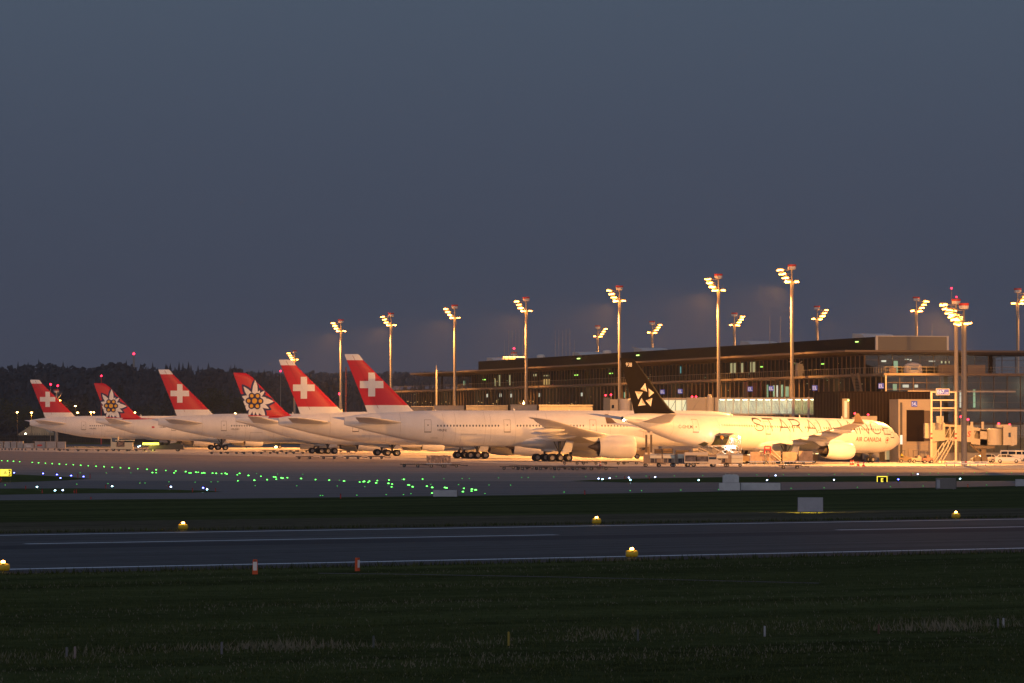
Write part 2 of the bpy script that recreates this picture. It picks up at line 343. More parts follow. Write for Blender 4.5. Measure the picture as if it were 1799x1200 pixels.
def airliner(kind, livery, label, name='airliner', reg='', wins=(), doors=(), full=True):
    A = kind == '777'; ST = ST777 if A else ST330; FIN = FIN777 if A else FIN330
    pit = 0 if A else 1.2
    zg = (lambda x: 0.0) if A else (lambda x: x * math.tan(R(1.2)))
    root = empty(name, label=label, cat='airliner', group='airliners parked nose-in at the terminal')
    fin_fill = {'cross': None, 'flower': red, 'triangles': blackp}[livery]
    # fuselage
    rings = []; n = 48
    for (x, zt, zb, hw) in ST:
        zc = (zt + zb) / 2; h = (zt - zb) / 2
        rings.append([(x, hw * math.sin(2 * math.pi * i / n), zc + h * math.cos(2 * math.pi * i / n)) for i in range(n)])
    fus = MB().loft(rings).build('fuselage', white, root, True, 40)
    fm = fus_map(ST)
    # belly fairing
    bx, bl, bz = (42.5, 13.5, 3.75) if A else (37.5, 10.5, 3.85)
    pf = [(-bl, .02), (-bl * .93, .45), (-bl * .8, .75), (-bl * .55, .95), (-bl * .2, 1), (bl * .3, 1), (bl * .6, .95), (bl * .85, .72), (bl * .95, .45), (bl, .02)]
    m = MB().lathe(pf, n=28); m.v = [(a + bx, b * (3.35 if A else 3.1), bz + c * (1.75 if A else 1.55)) for a, b, c in m.v]
    m.build('belly_fairing', white, root, True)
    # fin
    if A: fin = fin_mb(FIN, [0, 0, 1, 0, 0]).build('tail_fin', [white, red], root, True, 50)
    else: fin = fin_mb(FIN).build('tail_fin', [fin_fill], root, True, 50)
    fp = fin_map(FIN)
    if livery == 'cross':
        cx, cz = 4.75, 13.3
        decal('cross', [rect(cx - 2.05, cx + 2.05, cz - .62, cz + .62), rect(cx - .6, cx + .6, cz + .62, cz + 2.05), rect(cx - .6, cx + .6, cz - 2.05, cz - .62)], fp, white, fin, .012)
        decal('rudder_seam', stroke([(5.9, 9.2), (2.9, 15.6), (1.4, 18.3)], .06) + stroke([(0.75, 16.6), (2.9, 16.6)], .04), fp, M('seam_red', (.3, .02, .02), .6), fin, .006)
    if livery == 'flower':
        planes = []
        def side_plane(a, b, keep):   # a,b points; keep: inside point
            nx, nz = -(b[1] - a[1]), b[0] - a[0]
            if (keep[0] - a[0]) * nx + (keep[1] - a[1]) * nz < 0: nx, nz = -nx, -nz
            planes.append((a[0], a[1], nx, nz))
        side_plane((2.6, 8.3), (-.5, 16.3), (4, 11)); side_plane((9.05, 10.5), (3.25, 16.2), (4, 11)); planes.append((0, 8.42, 0, 1))
        cx, cz = 3.75, 11.35
        tips = [(.1, 4.3, .72), (-2.3, 2.9, .7), (1.05, 2.2, .5), (2.15, 2.2, .5), (3.95, -.02, .85), (2.4, .75, .6), (3.0, -1.5, .62), (2.3, -3.3, .8), (.9, -3.4, .5), (-.1, -3.2, .45), (-1.2, -3.4, .5), (-2.6, .9, .75), (-2.9, -.7, .8), (-2.2, -2.2, .7), (1.6, -2.9, .7)]
        def petal(t, e):
            tx, tz, wd = t; L = math.hypot(tx, tz); ux, uz = tx / L, tz / L; px, pz = -uz, ux; L += e * 1.2; wd += e
            pts = [(.3, -wd * .55), (L * .45, -wd * .8), (L * .72, -wd * .62), (L * .93, -wd * .2), (L, 0), (L * .93, wd * .2), (L * .72, wd * .62), (L * .45, wd * .8), (.3, wd * .55)]
            return clip([(cx + ux * a + px * b, cz + uz * a + pz * b) for a, b in pts], planes)
        decal('flower_outline', [petal(t, .5) for t in tips], fp, navy, fin, .008)
        decal('flower_petals', [petal(t, 0) for t in tips], fp, M('white_decal', (.78, .78, .76), .45), fin, .014)
        decal('flower_heart', [clip(disc(cx, cz, 1.45), planes)] + [clip(disc(cx + 1.2 * math.cos(R(60 * k)), cz + 1.2 * math.sin(R(60 * k)), .64, 14), planes) for k in range(6)], fp, navy, fin, .020)
        decal('flower_centre', [disc(cx, cz, .52)] + [clip(disc(cx + 1.2 * math.cos(R(60 * k)), cz + 1.2 * math.sin(R(60 * k)), .37, 12), planes) for k in range(6)], fp, M('flower_yellow', (.75, .42, .02), .5), fin, .026)
        # red sweep running down onto the fuselage
        decal('red_sweep', [[(8.5, 8.37), (11.5, 8.36), (15.5, 8.40), (13.0, 8.1), (9.0, 7.95), (6.5, 7.9), (6.8, 8.3)]], fm, red, fus, .012, .3)
    if livery == 'triangles':
        ax, az = 4.55, 11.15; k = 1.0
        tri = []; lit = []
        TRI = [((418,455),(352,552),(447,585)), ((550,595),(463,532),(473,663)), ((505,805),(522,675),(428,717)), ((328,803),(370,680),(432,783)), ((325,705),(278,583),(385,590))]
        L2 = lambda q: ((1080 + q[0] / 8.575 - 1092) / 8.0, 6.3 + (748 - 620 - q[1] / 8.575) / 10.95)
        for t0, t1, t2 in TRI:
            t0, t1, t2 = L2(t0), L2(t1), L2(t2); ce = ((t0[0] + t1[0] + t2[0]) / 3, (t0[1] + t1[1] + t2[1]) / 3)
            lit += [[t0, t1, ce], [t0, ce, t2]]; tri.append([t1, ce, t2])
        for i in range(0):
            a = R(90 + 14 - 72 * i)
            q = lambda r, d: (ax + r * math.cos(a + d), az + r * math.sin(a + d))
            # each blade: a triangle whose outer tip points away, base turned towards the middle
            t0 = q(2.25, .02); t1 = q(.98, .62); t2 = q(1.02, -.52)
            ce = ((t0[0] + t1[0] + t2[0]) / 3, (t0[1] + t1[1] + t2[1]) / 3)
            lit += [[t0, t1, ce], [t0, ce, t2]]; tri.append([t1, ce, t2])
        decal('emblem', lit, fp, M('silver_light', (.72, .68, .6), .45), fin, .014)
        decal('emblem_shade', tri, fp, M('silver_dark', (.42, .36, .28), .45), fin, .014)
        decal('fin_number', [], fp, M('white_decal', (.78, .78, .76), .45), fin, .014, tris=text_tris('938', .62, 1.15, 16.0))
        m = MB().lathe([(0, .02), (1.2, .12), (3, .2), (5.2, .12), (6, .02)], n=10); m.v = [(a + 5.0, b - .55, c + 8.55) for a, b, c in m.v]
        m.build('root_fillet', blackp, fin, True)
    # tailplane and wings
    for sd in (-1, 1):
        lifting(STZ[kind], sd).build('tailplane', white, root, True, 50)
        wg = lifting(WG[kind], sd).build('wing', white, root, True, 50)
        if full or True:
            fl = [(6.2, 36.2, 31.8, 3.9), (11.5, 35.8, 31.2, 4.35), (16.5, 33.0, 29.0, 4.9), (21.5, 31.3, 27.8, 5.45)] if A else [(7.5, 32.3, 28.2, 4.05), (13.0, 30.9, 26.9, 4.75), (17.8, 29.3, 25.6, 5.35), (22.4, 27.6, 24.4, 5.95)]
            for (yy, x1, x0, zz) in fl: canoe(wg, x0, x1 + 2.5, sd * yy, zz, .42 if A else .38)
        if not A:
            t = WG['330'][-1]
            m = MB().loft([[(t[1] - u * ch - dx, sd * (28.6 + dy) + TH(u) * q * ch * .09, 7.05 + dz) for u, q in [(u, 1) for u in US] + [(u, -1) for u in US[-2:0:-1]]] for (dx, ch, dy, dz) in [(0, 2.9, 0, 0), (.7, 2.0, .35, .35), (2.0, .8, .7, 1.6)]])
            m.build('winglet', [M('winglet_dark', (.10, .07, .055), .45) if livery == 'triangles' else red], wg, True, 50)
    # engines
    if A:
        for sd in (-1, 1):
            engine(root, 49.0, 42.6, sd * 9.9, 2.55, 2.02); pylon(root, 49.0, 42.6, sd * 9.9, 2.55, 2.02, 4.5, 39.5, 43.5)
    elif livery == 'triangles':
        for sd in (-1, 1):
            engine(root, 42.5, 36.3, sd * 9.4, 2.95, 1.5); pylon(root, 42.5, 36.3, sd * 9.4, 2.95, 1.5, 4.7, 33.5, 37.8)
    else:
        for sd in (-1, 1):
            for yy, xx, zz in ((9.4, 41.5, 3.0), (19.2, 34.8, 3.7)):
                engine(root, xx, xx - 4.6, sd * yy, zz, 1.22); pylon(root, xx, xx - 4.6, sd * yy, zz, 1.22, 4.6 + (yy > 10) * 1.3, xx - 6.5, xx - 3.6)
    # landing gear
    gx, gy, rows, r, pt, nx = (36.8, 5.5, 3, .67, 1.47, 68.0) if A else (31.6, 5.3, 2, .69, 1.98, 57.0)
    for sd in (-1, 1):
        bogie(root, gx, sd * gy, rows, r, pt, zg(gx), 3.9)
        m = MB().prism([(gx + .1, 1.4 + zg(gx)), (gx + 1.9, 1.7 + zg(gx)), (gx + 2.3, 3.6), (gx + 1.0, 3.7)], sd * (gy + .9) - .04, sd * (gy + .9) + .04); m.build('gear_door', white, root)
        m = MB().prism([(gx - 1.6, 1.75 + zg(gx)), (gx + 1.9, 1.75 + zg(gx)), (gx + 2.1, 2.7), (gx - 1.9, 2.7)], sd * 1.1 - .04, sd * 1.1 + .04); m.build('gear_door', white, root)
    bogie(root, nx, 0, 1, .53, 1, zg(nx), 3.4, .9, 'nose_gear')
    # cabin
    wme = bpy.data.meshes.get('cabin_window' + kind)
    if not wme:
        zw = 6.2 if A else 6.72; ww, wh = .27, .38
        pts = disc(0, 0, .5, 10); mb = MB(); vs = []
        for a, b in pts: q = fm(40, zw + b * wh, .012); vs.append((a * ww, q.y, q.z))
        mb.add(vs, [tuple(range(len(vs)))]); wme = mb.mesh('cabin_window' + kind, winm)
    wme2 = wme.copy() if livery == 'triangles' else None
    if wme2: wme2.materials[0] = winb
    for (x0, x1) in wins:
        k = 0
        while x0 + k * .56 <= x1:
            x = x0 + k * .56; k += 1
            o = bpy.data.objects.new('cabin_window', wme if livery != 'triangles' else wme2); C.objects.link(o); o.parent = fus; o.location.x = x
            hw = interp(ST, x)[2]; h0 = 3.1 if A else 2.82
            o.location.y = (h0 - hw) * .9
    dz0, dz1 = (5.15, 7.25) if A else (5.5, 7.55)
    for dx in doors:
        dr = decal('cabin_door', door_polys(dx, dz0, dz1, 1.2), fm, linem, root, .012, .4); decal('door_handle', [rect(dx - .1, dx + .12, 6.2, 6.42)], fm, linem, dr, .012, .4); decal('door_sill', [rect(dx - .6, dx + .6, dz0 - .1, dz0)], fm, gtxt, dr, .014, .4)
    sm = M('panel_joint', (.50, .49, .47), .6); sx = [s_ for s_ in (9.5, 19.0, 24.2, 29.6, 35.2, 46.5, 52.5, 58.5)]
    decal('panel_seam', [q_ for s_ in sx for q_ in stroke([(s_, interp(ST, s_)[1] + .35), (s_, interp(ST, s_)[0] - .3)], .045)], fm, sm, fus, .008, .35)
    if reg: decal('registration', [], fm, gtxt if A or livery == 'triangles' else gtxt, fus, .012, .4, tris=text_tris(reg[0], reg[1], reg[2], reg[3], 0, .004))
    if A:
        decal('cargo_door_seam', stroke([(20.0, 4.75), (22.7, 4.75)], .05) + stroke([(14.8, 4.1), (16.0, 4.1)], .05) + stroke([(20.0, 3.1), (20.0, 4.7)], .025) + stroke([(25.2, 3.4), (25.2, 8.2)], .025) + stroke([(33.5, 3.4), (33.5, 8.2)], .02) + stroke([(16.9, 3.6), (16.9, 8.3)], .02), fm, linem, fus, .01, .4)
    if livery == 'flower':
        decal('red_flag', [rect(14.0, 14.7, 5.95, 6.35)], fm, red, fus, .012, .4)
    # cockpit glass
    if livery == 'triangles':
        decal('cockpit_window', [rect(61.0, 61.45, 6.25, 6.95), rect(61.6, 62.05, 6.2, 6.75), rect(62.2, 62.5, 6.1, 6.45)], fm, glassd, fus, .012, .3)
        # small lamps on the tail cone
        m = MB().lathe([(-.05, .01), (0, .26), (.02, .26)], n=14); m.v = [(a - .01, b, c + 7.37) for a, b, c in m.v]; m.build('exhaust_outlet', darkm, fus)
        m = MB().lathe([(-.12, .01), (-.1, .1), (0, .14), (.1, .1), (.12, .01)], (0.05, -.28, 7.1), n=12); m.build('tail_lamp', M('lamp_white', (1, 1, 1), emit=(1, .93, .75), es=60, sample=False), fus)
        x = 27.2; polys = []
        for word, x0, x1 in (('STAR', 27.0, 37.9), ('ALLIANCE', 39.2, 59.3)):
            tot = sum(LET[c][0] for c in word); gap = (x1 - x0 - tot) / (len(word) - 1); x = x0
            for c in word:
                wd, ss = LET[c]
                for s_ in ss: 
                    pp = [(x + a, 6.0 + b * 1.98) for a, b in s_]
                    for q0, q1 in zip(pp, pp[1:]): polys += stroke([q0, q1], .15 if abs(q0[1] - q1[1]) > .3 or q0[1] < 7 else .24)
                x += wd + gap
        decal('lettering', polys, fm, M('letter_grey', (.05, .045, .04), .5), fus, .018, .25)
        decal('airline_title', [], fm, red, fus, .014, .3, tris=text_tris('AIR CANADA', .74, 53.7, 5.05, 0, .012))
        leaf = [(0, .42), (.1, .2), (.22, .26), (.17, 0), (.33, .1), (.42, .02), (.3, -.16), (.1, -.22), (.03, -.2), (.03, -.42), (-.03, -.42), (-.03, -.2), (-.1, -.22), (-.3, -.16), (-.42, .02), (-.33, .1), (-.17, 0), (-.22, .26), (-.1, .2)]
        ring = [[(58.4 + .52 * math.cos(a), 5.0 + .52 * math.sin(a)), (58.4 + .52 * math.cos(b), 5.0 + .52 * math.sin(b)), (58.4 + .45 * math.cos(b), 5.0 + .45 * math.sin(b)), (58.4 + .45 * math.cos(a), 5.0 + .45 * math.sin(a))] for a, b in [(i * math.pi / 12 + .0, (i + 1) * math.pi / 12) for i in range(21)]]
        decal('airline_emblem', [[(58.4 + a * .8, 5.0 + b * .8) for a, b in leaf]] + ring, fm, red, fus, .014, .3)
        # open cargo door on the belly and the dark hold behind it
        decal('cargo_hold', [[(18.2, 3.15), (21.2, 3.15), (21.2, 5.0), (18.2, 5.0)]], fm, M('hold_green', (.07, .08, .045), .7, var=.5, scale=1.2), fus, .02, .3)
        m = MB(); base = [fm(x, 5.02, .03) for x in (18.1, 19.1, 20.2, 21.3)]
        vs = base + [p + Vector((0, -.9, .32)) for p in base] + [p + Vector((0, -1.9, .25)) for p in base]
        vs2 = [p + Vector((0, 0, .1)) for p in vs]; nV = len(vs)
        fs = [(r_ * 4 + i, r_ * 4 + i + 1, r_ * 4 + 5 + i, r_ * 4 + 4 + i) for r_ in (0, 1) for i in range(3)]
        m.add(vs, fs); m.add(vs2, fs); m.build('cargo_door', white, root, True)
        decal('belly_panel', [[(15.6, 3.5), (17.2, 3.2), (17.5, 3.7), (16.3, 4.0)]], fm, M('hold_dark', (.06, .07, .05), .7), fus, .02, .3)
    for dx in ((30, 56) if A else (24, 40, 50)):
        MB().prism([(dx, 8.7 if A else 8.3), (dx + .35, 8.7 if A else 8.3), (dx - .02, 9.25 if A else 8.85), (dx - .12, 9.25 if A else 8.85)], -.02, .02).build('aerial', white, fus)
    root.rotation_euler.y = R(pit)
    return root
YAW = math.atan2(97.2, 415.0)
def place(o, px, s, yaw=YAW):
    d = F / s; o.location = ((px - CX) / s, d, 0); o.rotation_euler.z = yaw; return o
rw = lambda a, b: [(a, b)]
j1 = airliner('777', 'cross', 'white airliner HB-JNJ, the largest red fin with white cross', reg=('HB-JNJ', .5, 16.65, 5.4), wins=[(15.9, 26.6), (29.9, 42), (45, 60)], doors=(14.2, 28.1, 43.4, 61.5))
place(j1, 605.0, 10.2)
j2 = airliner('777', 'cross', 'white airliner with red cross fin, half hidden behind HB-JNJ, lamps glaring behind its fin tip', reg=('HB-J', .5, 16.1, 5.4), wins=[], doors=(14.2,))
place(j2, 489.5, 9.4)
j3 = airliner('777', 'cross', 'white airliner HB-JNH with red cross fin, between the two flower fins', reg=('HB-JNH', .5, 16.65, 5.4), wins=[(15.9, 24.5)], doors=(14.2,))
place(j3, 278.0, 8.0)
j4 = airliner('777', 'cross', 'white airliner HB-JNG with the smallest red cross fin, above the freight containers', reg=('HB-JNG', .5, 16.65, 5.4), wins=[(15.9, 24.5)], doors=(14.2,))
place(j4, 52.5, 6.55)
e1 = airliner('330', 'flower', 'white airliner with the smaller flower on its red fin, behind HB-JNH', reg=('HB-JMG', .45, 16.8, 6.15), wins=[(21.5, 24.5)], doors=(19.6,))
place(e1, 167.5, 6.9)
e2 = airliner('330', 'flower', 'white airliner with the larger flower on its red fin, before HB-JNH', wins=[], doors=())
place(e2, 413.0, 8.6)
ac = airliner('330', 'triangles', 'airliner with STAR ALLIANCE lettering and black fin of five triangles, being loaded', reg=('C-GHLM', .55, 11.9, 6.3), wins=[(15.8, 27.6), (29.0, 37.5), (38.8, 41.0), (43.2, 57.2)], doors=(14.05, 30.0, 41.8, 59.9))
place(ac, 1092.0, 11.0, R(41.5))
# ------------------------------------------------------------------ ground, grass and pavements
grass_m = M('grass_ground', (.018, .028, .008), .95, var=.45, scale=.9, spec=.1, bump=.6)
grass_f = M('grass_far', (.030, .042, .012), .95, var=.4, scale=.25, spec=.1, stretch=(.3, 1, 1))
asph = M('asphalt', (.060, .062, .068), .8, var=.22, scale=.35, spec=.25, stretch=(.25, 1.0, 1))
def banded(name, col, var, rough=.85, spec=.2, ang=0, sc=(.02, .35, 1)):
    m = M(name, col, rough, spec=spec); t = m.node_tree; b = t.nodes['Principled BSDF']
    g = t.nodes.new('ShaderNodeNewGeometry'); mp = t.nodes.new('ShaderNodeMapping'); mp.vector_type = 'TEXTURE' if False else 'POINT'
    rot = t.nodes.new('ShaderNodeVectorRotate'); rot.rotation_type = 'Z_AXIS'; rot.inputs['Angle'].default_value = -ang
    t.links.new(g.outputs['Position'], rot.inputs['Vector']); t.links.new(rot.outputs[0], mp.inputs[0]); mp.inputs['Scale'].default_value = sc
    n = t.nodes.new('ShaderNodeTexNoise'); n.inputs['Scale'].default_value = 1; n.inputs['Detail'].default_value = 5; t.links.new(mp.outputs[0], n.inputs['Vector'])
    n2 = t.nodes.new('ShaderNodeTexNoise'); n2.inputs['Scale'].default_value = .8; n2.inputs['Detail'].default_value = 8; t.links.new(g.outputs['Position'], n2.inputs['Vector'])
    ad = t.nodes.new('ShaderNodeMixRGB'); ad.inputs[0].default_value = .35; t.links.new(n.outputs[0], ad.inputs[1]); t.links.new(n2.outputs[0], ad.inputs[2])
    r = t.nodes.new('ShaderNodeValToRGB'); e = r.color_ramp.elements; e[0].position = .35; e[1].position = .65
    e[0].color = (*[c * (1 - var) for c in col], 1); e[1].color = (*[c * (1 + var) for c in col], 1)
    t.links.new(ad.outputs[0], r.inputs[0]); t.links.new(r.outputs[0], b.inputs['Base Color']); return m
RA = R(35.5)
grass_m = banded('grass_turf', (.070, .077, .027), .5, rough=.95, spec=.0, ang=RA, sc=(.02, .16, 1))
runm = banded('runway_asphalt', (.068, .069, .073), .42, ang=RA, sc=(.012, .45, 1), spec=.2)
apm = banded('apron_concrete', (.29, .235, .205), .34, ang=R(3), sc=(.012, .16, 1), spec=.2)
taxm = banded('taxiway_asphalt', (.165, .150, .15), .28, ang=R(4), sc=(.015, .30, 1), spec=.2)
marking = M('marking_paint', (.80, .82, .86), .7, var=.18, scale=.6)
def sheet(name, pts, z, mat, kind='structure', label=None):
    m = MB(); T = tess([(p[0], p[1]) for p in pts])
    for t in T: m.add([(q.x, q.y, z) for q in t], [(0, 1, 2)])
    return tag(m.build(name, mat), label, None, None, kind)
def gp(*pts): return [tuple(G(a, b)[:2]) for a, b in pts]
base = MB(); base.add([(-6000, -500, 0), (6000, -500, 0), (6000, 7000, 0), (-6000, 7000, 0)], [(0, 1, 2, 3)])
tag(base.build('ground', grass_m), kind='structure')
# runway: straight strip between two parallel edges
rd = Vector((math.cos(RA), math.sin(RA), 0)); rn = Vector((-math.sin(RA), math.cos(RA), 0)); rp = G(900, 982)
def strip(name, o0, o1, s0, s1, z, mat):
    a = [rp + rd * s0 + rn * o0, rp + rd * s1 + rn * o0, rp + rd * s1 + rn * o1, rp + rd * s0 + rn * o1]
    m = MB(); m.add([(p.x, p.y, z) for p in a], [(0, 1, 2, 3)]); return tag(m.build(name, mat), kind='structure')
strip('runway_shoulder', -5.2, 57.5, -900, 1500, .008, banded('shoulder_asphalt', (.05, .042, .04), .25, ang=RA, sc=(.02, .5, 1)))
strip('runway', -2.2, 55.2, -900, 1500, .012, runm)
strip('verge', 57.6, 84, -900, 1500, .006, banded('verge_grass', (.115, .095, .06), .45, rough=.95, spec=0, ang=RA, sc=(.02, .2, 1)))
strip('runway_edge_marking', -.45, .45, -900, 1500, .016, marking)
strip('runway_edge_marking', 53.4, 54.3, -900, 1500, .016, marking)
cl0 = (G(50, 956) - rp).dot(rd); cl1 = (G(985, 940) - rp).dot(rd); clo = (G(500, 948) - rp).dot(rn)
for k in range(-2, 5): strip('runway_centre_marking', clo - .4, clo + .4, cl0 + k * 55.0, cl1 + k * 55.0, .016, marking)
strip('rubber_trace', clo - 9, clo - 2.5, -900, 1500, .014, banded('rubber_asphalt', (.030, .033, .041), .3, ang=RA, sc=(.012, .4, 1)))
# taxiway and apron
L_, Rr = -1500, 1800
sheet('taxiway', gp((-1900, 889.5), (0, 879), (400, 876), (900, 870), (1350, 862), (1799, 853.5), (2900, 842)) + [(700, 640), (700, 640.1), (-450, 640)], .008, taxm)
sheet('apron', [(-420, 560), (60, 500), (200, 520), (500, 500), (620, 780), (470, 1290), (-420, 1290)], .012, apm)
sheet('service_road', [(-420, 1640), (-120, 1640), (-120, 1900), (-420, 1900)], .010, asph) if False else None
sheet('distant_taxiway', [(-700, 1335), (-20, 1335), (-20, 1500), (-800, 1500)], .010, taxm)
isl = M('grass_island', (.085, .095, .032), .95, var=.45, scale=.35, spec=.0)
sheet('grass_island', gp((-500, 827), (0, 832.5), (60, 835), (120, 838), (160, 841.5), (120, 844), (60, 846.5), (0, 848), (-500, 852)), .018, isl)
sheet('grass_island', gp((-500, 857), (0, 858.5), (150, 858), (300, 860.5), (370, 862.5), (392, 864.5), (330, 866), (150, 867), (0, 869.5), (-500, 873)), .018, isl)
sheet('grass_island', gp((1000, 845.3), (1040, 843.5), (1120, 840.8), (1300, 838), (1550, 836.5), (1799, 835), (2600, 830), (2600, 840), (1799, 845), (1550, 846.3), (1300, 847.5), (1100, 848)), .018, isl)
for pts in (((1210, 0), (1218, 1)), ):
    pass
sheet('stand_concrete', [(-140, 1180), (-127, 1127), (-34, 880), (8.7, 700), (74, 656), (300, 640), (620, 780), (470, 1290), (-150, 1290)], .016, banded('stand_slab', (.52, .46, .40), .14, ang=R(3), sc=(.02, .2, 1), spec=.2))
# painted taxi lines on the apron
yl = M('yellow_marking', (.45, .33, .08), .7)
def gline(name, a, b, wd, z, mat):
    a = Vector(a); b = Vector(b); d = (b - a).normalized(); n = Vector((-d.y, d.x)) * wd / 2
    m = MB(); m.add([(*(a + n), z), (*(b + n), z), (*(b - n), z), (*(a - n), z)], [(0, 1, 2, 3)]); return tag(m.build(name, mat), kind='structure')
gline('taxi_line', (-140, 700), (190, 655), .3, .024, yl); gline('taxi_line', (-90, 455), (90, 520), .3, .016, yl)
gline('stand_line', (-120, 745), (160, 700), .4, .022, marking)
# foreground grass blades
rg = random.Random(3); gb = MB(); vs = gb.v; fs = gb.f; mi = gb.m
def blade(x, y, h, wd, k):
    a = rg.uniform(0, math.pi); dx, dy = math.cos(a) * wd, math.sin(a) * wd; lx, ly = rg.gauss(0, .35) * h, rg.gauss(0, .35) * h
    o = len(vs); vs.extend([(x - dx, y - dy, 0), (x + dx, y + dy, 0), (x + lx, y + ly, h)]); fs.append((o, o + 1, o + 2)); mi.append(k)
# ridge of taller dry grass along the old fence line
for i in range(150000):
    d = 98 * (2.2 ** (rg.random() ** 1.15)); x = rg.uniform(-.135, .135) * d
    q = Vector((x, d, 0)) - rp; off = q.dot(rn); al = q.dot(rd)
    if off > -5.6: continue
    ridge = math.exp(-((off + 65.5 + 1.2 * math.sin(al * .35) + .8 * math.sin(al * 1.1)) / 1.9) ** 2) * (.35 + .65 * max(0, math.sin(al * .55) + .6 * math.sin(al * .23 + 2)))
    strip_ = math.sin(off * .62) * .5 + .5 * math.sin(off * .21 + 1); patch = math.sin(al * .13 + off * .31) + math.sin(al * .071 - off * .57) + math.sin(al * .9 + off * .8) * .5
    if rg.random() > .62 + .25 * strip_ + .12 * patch + ridge: continue
    dry = .04 + .75 * ridge + (.22 if strip_ < -.4 else 0) + (.18 if patch > 1.2 else 0)
    blade(x, d, rg.uniform(.03, .09) * (1 + .5 * (patch > .8) + 3.4 * ridge * rg.random()), .014 + .008 * ridge, 1 if rg.random() < dry else (2 if rg.random() < .35 else 0))
for i in range(14000):   # ragged edges beside the pavements
    s_ = rg.uniform(-60, 90); o_ = rg.choice((-5.4, 57.7)) + rg.gauss(0, .8)
    if -5.2 < o_ < 57.5: continue
    p = rp + rd * s_ + rn * o_; blade(p.x, p.y, rg.uniform(.08, .28), .03, rg.choice((0, 2)))
tag(gb.build('grass', [M('blade_green', (.072, .082, .028), .9, spec=0), M('blade_dry', (.19, .17, .12), .9, spec=0), M('blade_dark', (.036, .046, .014), .9, spec=0)]), 'short rough grass between the camera and the runway', 'grass', kind='stuff')
# sunken concrete channel edge in the near grass
kp = [G(x_, y_) for x_, y_ in ((560, 1007.5), (700, 1009), (1000, 1014.5), (1230, 1020), (1440, 1025))]
m = MB()
for q0, q1 in zip(kp, kp[1:]):
    n_ = Vector((-(q1 - q0).y, (q1 - q0).x, 0)).normalized() * .09; m.add([q0 - n_ + Vector((0, 0, .03)), q1 - n_ + Vector((0, 0, .03)), q1 + n_ + Vector((0, 0, .03)), q0 + n_ + Vector((0, 0, .03)), q0 - n_, q1 - n_], [(0, 1, 2, 3), (4, 5, 1, 0)])
tag(m.build('path_kerb', M('kerb_pale', (.075, .075, .075), .8)), kind='structure')
# ------------------------------------------------------------------ forest hill and trees
def noise1(x, s): return math.sin(x * s) * .5 + math.sin(x * s * 2.3 + 1.3) * .3 + math.sin(x * s * 5.1 + .7) * .2
def hill(name, d0, d1, x0, x1, hf, mat):
    m = MB(); nx, ny = 70, 8; o = []
    for j in range(ny + 1):
        d = d0 + (d1 - d0) * j / ny
        for i in range(nx + 1):
            x = x0 + (x1 - x0) * i / nx; t = j / ny
            o.append((x, d, hf(x / d0) * (t * t * (3 - 2 * t)) - .5))
    m.add(o, [(j * (nx + 1) + i, j * (nx + 1) + i + 1, (j + 1) * (nx + 1) + i + 1, (j + 1) * (nx + 1) + i) for j in range(ny) for i in range(nx)])
    return tag(m.build(name, mat, smooth=True), kind='structure')
hm = M('hill_ground', (.012, .014, .012), .95, var=.3, scale=.02, spec=0)
def hz(px): # hill ridge row (ground) as pixel row for column
    pts = [(-600, 692), (-200, 690), (0, 684), (90, 682), (170, 688), (235, 680), (290, 692), (330, 684), (400, 688), (480, 697), (560, 706), (700, 716), (1000, 725), (1400, 735)]
    for (a, b), (c, d) in zip(pts, pts[1:]):
        if px <= c: return b + (d - b) * (px - a) / (c - a)
    return 715
D0, D1 = 2100, 2900
hh = lambda r: max(0, (Y0 - hz(r * D0 / D1 * F * 1.0 + CX)) * D1 / F + H)
hill('forest_hill', D0, D1, -600, 330, hh, hm)
hill('distant_hill', 4200, 5200, -1400, 1300, lambda r: (Y0 - 678) * 5200 / F + H + 6 * noise1(r, 40), hm)
fo = MB(); fr = random.Random(11)
def conifer(x, y, z, h, r):
    n = 5; L_ = 3 + int(h / 7)
    for k in range(L_):
        z0 = z + h * (.12 + .8 * k / L_); z1 = z0 + h * (1.25 / L_ + .05); rr = r * (1 - k / L_) + .25
        a0 = fr.random() * 6; b = [(x + rr * fr.uniform(.75, 1.15) * math.cos(a0 + 6.283 * i / n), y + rr * math.sin(a0 + 6.283 * i / n), z0 + fr.uniform(-.3, .2)) for i in range(n)]
        fo.add(b + [(x, y, z1)], [(i, (i + 1) % n, n) for i in range(n)], fr.choice((0, 0, 1)))
def leafy(x, y, z, h, r, mb=None, cnt=34, mis=(0, 1, 2), s=1.):
    m = mb or fo
    for k in range(cnt):
        t = fr.random(); a = fr.random() * 6.283; q = r * math.sqrt(fr.random()) * math.sin(math.pi * (.15 + .8 * t))
        c = Vector((x + q * math.cos(a), y + q * math.sin(a), z + h * (.2 + .8 * t))); e = fr.uniform(.5, 1.3) * s
        u = Vector((fr.gauss(0, 1), fr.gauss(0, 1), fr.gauss(0, 1))).normalized() * e; v = u.orthogonal().normalized() * e
        m.add([c + u, c + v, c - u * .8, c - v * .9], [(0, 1, 2, 3)], fr.choice(mis))
def hz_at(x, d):
    t = (d - D0) / (D1 - D0); t = max(0, min(1, t)); return hh(x / D0 * D0 / D0) * 0 + hh((x / d) * (D1 / D0) * (d / D1) * (D0 / d) * (d / D0)) * (t * t * (3 - 2 * t))
def hill_z(x, d):
    t = max(0, min(1, (d - D0) / (D1 - D0))); return hh(x / D0) * (t * t * (3 - 2 * t))
